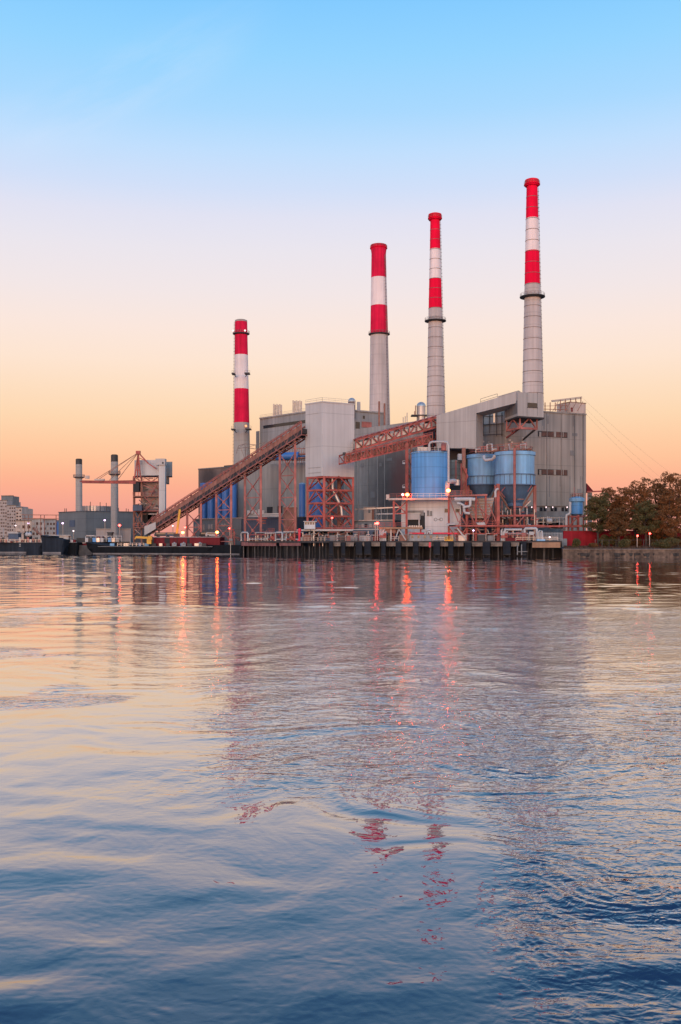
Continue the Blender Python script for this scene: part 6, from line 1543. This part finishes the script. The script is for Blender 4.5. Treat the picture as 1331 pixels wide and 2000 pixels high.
part('canopy', MB().beam(W(98, 1045.5, 384), W(140, 1045.5, 384), 3, .3), M['white'], v2)
for x in (100, 120, 139): part('post', MB().beam(W(x, 1059, 384), W(x, 1045.5, 384), .25), M['white'], v2)
for k in range(5): part('deck_fitting', MB().box(W(126 + 5 * k, 1057, 382.6), (1.0, .8, 1.2)), [M['white'], M['maroon'], M['steel_dark']][k % 3], v2)
part('gunwale', MB().beam(Vector((va.x, va.y - .1, zat(1059.5, 382))), Vector((vb.x, vb.y - .1, zat(1059.5, 382))), .3, .2), M['boot'], v2)
mb, va, vb, vn = hull(148, 170, 386, 384, 1061.5, 7, M['hull'], .6, lambda f: .6 * f)
v3 = thing('work_skiff', 'small blackish work boat squeezed against the black barge bow', 'boat', (va + vb) / 2)
part('hull', mb, M['maroon'], v3)
part('gunwale', MB().beam(Vector((va.x, va.y - .1, zat(1061.5, 385))), Vector((vb.x, vb.y - .1, zat(1060, 385))), .3, .25), M['beige'], v3)
part('wheelhouse', MB().box(W(159, 1056.5, 387), (3, 2.5, 2.4)), M['steel_dark'], v3)
tg = thing('tug_boat', 'dark tug with white rails and maroon house behind the black barge bow', 'boat', W(190, 1075, 374) + Vector((0, 0, -2)))
mb, va, vb, vn = hull(166, 240, 384, 381, 1058, 7, M['hull'], 1.5)
part('hull', mb, M['hull'], tg)
part('deck_house', MB().box(W(196, 1052.5, 385), (m_(14, 385), 3, m_(12, 385))), M['maroon'], tg)
part('wheelhouse', MB().box(W(216, 1050, 385), (m_(8, 385), 3, m_(17, 385))).box(W(216, 1040.5, 385), (m_(10, 385), 3.4, .5)), M['steel_dark'], tg)
part('railing', railing(MB(), [W(168, 1058, 381.4), W(238, 1058, 380.6)], 2.2, 2, .12), M['white'], tg)
for x0, x1, y in ((170, 186, 1046), (205, 214, 1048), (225, 240, 1047)): part('awning', MB().beam(W(x0, y, 382), W(x1, y, 382), 2, .3), M['white'], tg)
for k in range(9): part('deck_gear', MB().box(W(170 + 7.5 * k, 1054.5, 381.5), (1.2, 1, 1.6)), [M['white'], M['steel_dark'], M['blue_tank'], M['metal']][k % 4], tg)

# ------------------------------------------------------------------ right bank: red wall, bulkhead, fence, grass
rw = thing('red_wall', 'long red painted wall behind the right bank trees', 'wall', G(1150, 301, GZ))
rA, rB = xy(1101, 301), xy(1345, 306)
part('wall', MB().prism([rA, rB, rB + Vector((0, .6, 0)), rA + Vector((0, .6, 0))], GZ - .6, zat(1037, 301)), M['red_wall'], rw)
part('coping', MB().prism([rA + Vector((-.1, -.15, 0)), rB + Vector((0, -.15, 0)), rB + Vector((0, .8, 0)), rA + Vector((-.1, .8, 0))], zat(1037, 301) + .003, zat(1036.2, 301)), M['cap'], rw)
part('end_pier', MB().prism(poly_xy((1098, 299), (1108, 298.5), (1108, 300.8), (1098, 301.2)), GZ - .8, zat(1052, 300)), M['siding_blue'], rw)
bkh = thing('bulkhead', 'stained stone bulkhead along the water on the right bank', 'sea wall', G(1215, 285, 0))
k1, k2 = xy(1100, 286), xy(1345, 279.6)
part('face', MB().prism([k1, k2, k2 + Vector((0, 1.2, 0)), k1 + Vector((0, 1.2, 0))], -1, zat(1073.5, 283)), M['bank'], bkh)
part('cap', MB().prism([k1 + Vector((0, -.2, 0)), k2 + Vector((0, -.2, 0)), k2 + Vector((0, 1.4, 0)), k1 + Vector((0, 1.4, 0))], zat(1073.5, 283) + .003, zat(1072, 283)), M['cap'], bkh)
for k, x in enumerate((1130, 1140, 1148, 1168, 1178, 1207, 1217, 1233, 1240, 1247, 1262, 1266, 1277, 1322)):
    h_ = hit(k1, k2, x)
    ww = .25 + .32 * ((k * 3) % 4); hh = .5 + .3 * (k % 3)
    part('weep_hole', MB().slab([Vector((h_.x - ww, h_.y - .12, 1.15 + .1 * (k % 2))), Vector((h_.x - ww * .6, h_.y - .12, 1.15 - hh)), Vector((h_.x + ww * .5, h_.y - .12, 1.05 - hh * .8)), Vector((h_.x + ww, h_.y - .12, 1.2)), Vector((h_.x + .1, h_.y - .12, 1.32))], (0, .2, 0)), M['pile'], bkh)
fe = thing('fence', 'sagging chain link fence posts on the right bank before the trees', 'fence', G(1240, 290, GZ))
for k in range(13):
    x = 1163 + 13.5 * k; part('post', MB().beam(G(x, 291.5 - k * .3, 2.6), G(x, 291.5 - k * .3, 5.2), .13), M['pile_pale'], fe)
part('rail', MB().beam(G(1163, 291.5, 5.1), G(1331, 287.6, 5.1), .08), M['pile_pale'], fe)
gm_ = MB()
for k in range(5200):
    px = random.uniform(1102, 1338); D = random.uniform(284.5, 299)
    base_D = 286 + (px - 1100) / 245 * -6.4
    if D < base_D + 1.2: continue
    z = 2.45 + min(1, max(0, (D - base_D - 1) / 16)) * .75
    p = G(px, D, z - .05); a = random.uniform(0, 6.28); h_ = random.uniform(.25, .75); wv = .12
    b = len(gm_.v); dx, dy = math.cos(a) * wv, math.sin(a) * wv
    gm_.v += [p + Vector((-dx, -dy, 0)), p + Vector((dx, dy, 0)), p + Vector((random.uniform(-.25, .25), random.uniform(-.25, .25), h_))]
    gm_.face([b, b + 1, b + 2])
tag(build('grass', gm_, M['grass'], (0, 0, 0)), 'dry brownish grass growing along the right bank', 'grass', None, 'stuff')

# ------------------------------------------------------------------ trees
def leafy(mb, c, rad, n, size, rng):
    for _ in range(n):
        while True:
            v = Vector((rng.uniform(-1, 1), rng.uniform(-1, 1), rng.uniform(-1, 1)))
            if .15 < v.length < 1: break
        v = v.normalized() * (v.length ** .45)
        p = c + Vector((v.x * rad.x, v.y * rad.y, v.z * rad.z))
        s = size * rng.uniform(.55, 1.25)
        a = Vector((rng.gauss(0, 1), rng.gauss(0, 1), rng.gauss(0, .6))).normalized()
        u = a.orthogonal().normalized(); w = a.cross(u)
        t = rng.uniform(0, 6.28); u, w = u * math.cos(t) + w * math.sin(t), w * math.cos(t) - u * math.sin(t)
        b = len(mb.v)
        mb.v += [p - u * s * .5, p + w * s * .32, p + u * s * .5 + a * s * .15, p - w * s * .32]
        mb.face([b, b + 1, b + 2, b + 3])
def tree(px, D, ytop, hwid, ybot, mt, label, seed, dens=1.0):
    rng = random.Random(seed)
    gz = 2.9
    base = G(px, D, gz); zt = zat(ytop, D); zb = zat(ybot, D); rw_ = m_(hwid, D)
    t = thing('tree', label, 'tree', base, 'autumn trees on the right bank')
    top = base + Vector((rng.uniform(-.8, .8), 0, (zt - gz) * .8))
    fork = base + Vector((rng.uniform(-.5, .5), 0, (zb - gz) * .6 + 1.0))
    part('trunk', MB().path([base, base.lerp(fork, .5) + Vector((.12, 0, 0)), fork, fork.lerp(top, .5) + Vector((rng.uniform(-.8, .8), 0, 0)), top], [.5, .4, .34, .2, .06], 9), M['trunk'], t)
    cr = MB(); H_ = zt - zb
    nl = 5; k = 0
    for lev in range(nl):                  # layered sprays, wide in the lower half, broken at the top
        f = (lev + .5) / nl
        env = (.78, 1.0, 1.0, .9, .66)[lev]
        m = (6, 8, 9, 8, 6)[lev]
        for q in range(m):
            a = 2 * math.pi * (q + .5 * (lev % 2)) / m + rng.uniform(-.4, .4); rr = rw_ * env * rng.uniform(.3, .88)
            cc = Vector((base.x + rr * math.cos(a), base.y + rr * math.sin(a) * .8, zb + H_ * (f * .93 + rng.uniform(-.09, .09))))
            rad = Vector((rw_ * rng.uniform(.22, .36), rw_ * rng.uniform(.22, .34), H_ * rng.uniform(.05, .095)))
            leafy(cr, cc, rad, int(215 * dens), .43, rng)
            for _ in range(3):
                c2 = cc + Vector((rng.uniform(-1, 1) * rad.x * 1.2, rng.uniform(-1, 1) * rad.y, rng.uniform(-1.2, 1.3) * rad.z))
                leafy(cr, c2, rad * .4, int(40 * dens), .4, rng)
            k += 1
            if k % 3 == 0:
                st = fork.lerp(top, max(0, min(.95, f - .12)))
                part('limb', MB().path([st, st.lerp(cc, .55) + Vector((0, 0, -.3)), cc], [.18, .11, .04], 6), M['trunk'], t)
    part('crown', cr, mt, t)
    return t
tree(1168, 297, 962, 30, 1036, M['leaf_green'], 'low greenish brown tree nearest the small blue silo', 11)
tree(1200, 303, 951, 36, 1034, M['leaf_rust'], 'brown crowned tree second from the small blue silo', 12)
tree(1240, 297, 938, 40, 1034, M['leaf_rust'], 'rounded rusty orange tree in the middle of the right bank', 13)
tree(1283, 304, 930, 38, 1034, M['leaf_brown'], 'brown tree behind the two low red lamps', 14)
tree(1322, 298, 914, 44, 1034, M['leaf_rust'], 'tallest rusty tree rising at the right picture edge', 15)
tree(1262, 291, 978, 32, 1046, M['leaf_green'], 'low dark green tree in front of the red wall', 16)
tree(1308, 290, 965, 36, 1048, M['leaf_rust'], 'low rusty bushy tree at the right picture edge front', 17)
tree(1208, 291, 990, 26, 1046, M['leaf_brown'], 'small brown tree with a thin trunk before the red wall', 18)
tree(1368, 300, 920, 44, 1036, M['leaf_brown'], 'brown tree cut off by the right picture edge', 19)
for k, (px, D, hw_, yt, mt, lab) in enumerate(((1129, 291, 10, 1052, 'leaf_green', 'small dark bush before the left part of the red wall'), (1220, 288, 16, 1050, 'leaf_green', 'wide dark green bush under the middle trees'), (1300, 286, 24, 1050, 'leaf_green', 'broad dark bush low under the right edge trees'), (1160, 291, 12, 1060, 'leaf_brown', 'low brown bush at the foot of the red wall'), (1190, 295, 18, 1044, 'leaf_green', 'tall dark thicket hiding the red wall left of the two red lamps'), (1238, 297, 22, 1038, 'leaf_brown', 'brownish thicket against the red wall behind the left red lamp'), (1285, 296, 24, 1036, 'leaf_green', 'dark thicket against the red wall right of the two red lamps'), (1325, 294, 22, 1040, 'leaf_brown', 'brownish thicket against the red wall at the right picture edge'))):
    bm_ = MB(); rng = random.Random(50 + k); r_ = m_(hw_, D); zt = zat(yt, D)
    for q in range(7):
        leafy(bm_, G(px, D, 0) + Vector((rng.uniform(-.6, .6) * r_, rng.uniform(-.5, .5) * r_, 2.9 + (zt - 2.9) * rng.uniform(.25, .7))), Vector((r_ * .5, r_ * .5, (zt - 2.9) * .35)), 260, .45, rng)
    t = thing('bush', lab, 'bush', G(px, D, 2.8), 'bushes below the right bank trees')
    part('foliage', bm_, M[mt], t)
    part('stem', MB().path([G(px, D, 2.6), G(px, D, 3.4)], .1, 6), M['trunk'], t)

# ------------------------------------------------------------------ overhead wires
for k, (y0, x1, y1, sag) in enumerate(((776, 1345, 948, 5), (790, 1345, 975, 5), (800, 1345, 990, 6))):
    p, q = W(1137, y0, 358), W(x1, y1, 420)
    pts = [p.lerp(q, i / 16) + Vector((0, 0, -sag * 4 * (i / 16) * (1 - i / 16) * .3)) for i in range(17)]
    solo('overhead_wire', MB().path(pts, .02, 5), M['cable'], p, f'{["highest", "middle", "lowest"][k]} of three thin wires slanting down from the boiler house roof to the trees', 'wire', 'wires from the boiler house roof')

# ------------------------------------------------------------------ lamps
def lamp(px, py, D, col, label, r=0.42, foot=None, cat='lamp'):
    p = W(px, py, D)
    t = thing('yard_lamp', label, cat, Vector((p.x, p.y, foot if foot is not None else p.z - 1.2)), 'lit lamps around the plant')
    part('pole', MB().tube(Vector((p.x, p.y + .3, foot if foot is not None else p.z - 1.2)), Vector((p.x, p.y + .3, p.z + .3)), .12, 7), M['metal'], t)
    part('hood', MB().box(p + Vector((0, .15, r + .12)), (r * 1.6, r * 1.8, .16)), M['steel_dark'], t)
    part('bulb', MB().ball(p + Vector((0, -.1, 0)), r, 10, 8, .8), M['glow_' + col], t)
lamp(357.5, 1040, 360, 'warm', 'bright orange lamp left of the slim yellow jib, behind the maroon box', .55, GZ2)
lamp(362, 1030, 372, 'red', 'reddish lamp above the orange lamp near the yellow jib', .4, GZ)
lamp(424.5, 1039.5, 358, 'warm', 'bright orange lamp at the right end of the maroon box', .55, GZ2)
lamp(449, 1032, 353, 'red', 'small red lamp before the second conveyor bent', .36, GZ)
lamp(796, 966, 298.6, 'orange', 'bright orange lamp on the platform left of the blue tank', .55, zat(972.5, 299))
lamp(787, 966, 298.8, 'white', 'white lamp beside the orange one on the platform left of the blue tank', .42, zat(972.5, 299))
lamp(876, 958, 296.2, 'orange', 'bright orange lamp at the right edge of the blue tank', .6, zat(968, 297))
lamp(737.5, 1022, 297, 'red', 'red lamp at the left end of the loading platform', .5, QZ)
lamp(733.5, 1022.5, 297.6, 'red', 'smaller red lamp just left of the loading platform lamp', .28, QZ)
lamp(925, 1036, 294.5, 'violet', 'small violet white lamp in the process frame legs', .28, QZ)
lamp(649, 1011.5, 320, 'red', 'small pinkish lamp inside the red tower frame', .3, TRZ)
lamp(234, 1026, 388, 'red', 'red lamp right of the plain stack before the slate block', .5, GZ)
lamp(205, 1016, 430, 'violet', 'tall white street lamp before the slate block', .42, GZ)
lamp(123, 1022, 440, 'violet', 'violet white lamp at the left corner of the slate block', .45, GZ)
lamp(144, 1037, 440, 'white', 'white lamp low on the slate block left wall', .36, GZ)
lamp(56, 1022, 540, 'violet', 'violet white lamp by the pink warehouse', .48, GZ)
lamp(31, 1026.5, 545, 'white', 'white lamp left of the pink warehouse', .4, GZ)
lamp(338, 1027, 386, 'white', 'tiny white lamp under the long conveyor foot', .3, GZ)
lamp(1245.5, 1046.5, 288, 'red', 'left of two low red lamps under the right bank trees', .3, 2.9)
lamp(1269.5, 1042, 288.5, 'red', 'right of two low red lamps under the right bank trees', .3, 2.9)
lamp(1074, 1049, 290, 'white', 'tiny white lamp near the slatted fence end', .26, QZ)
for k, x in enumerate((1039, 1067, 1080, 1108)):
    lamp(x, 990.5, 325, 'white', f'{ORD[k]} warm little wall lamp from the left over the annex windows', .2, zat(994, 325))
for px, py, lab in ((455.5, 646, 'left red warning light on the shortest banded stack'), (479, 645.5, 'right white warning light on the shortest banded stack'), (481, 832, 'orange warning light below the bands of the shortest stack')):
    p = W(px, py, 470 - m_(13, 470) - .4 if px > 460 else 469)
    t = thing('warning_light', lab, 'lamp', p)
    part('bulb', MB().ball(p, .4 if py < 700 else .5, 10, 8), glow('warning_glow', (1, .55, .55) if px < 480 else (1, .3, .12), 3.0), t)
    part('bracket', MB().box(p + Vector((0, .5, -.3)), (.4, .8, .3)), M['steel_dark'], t)
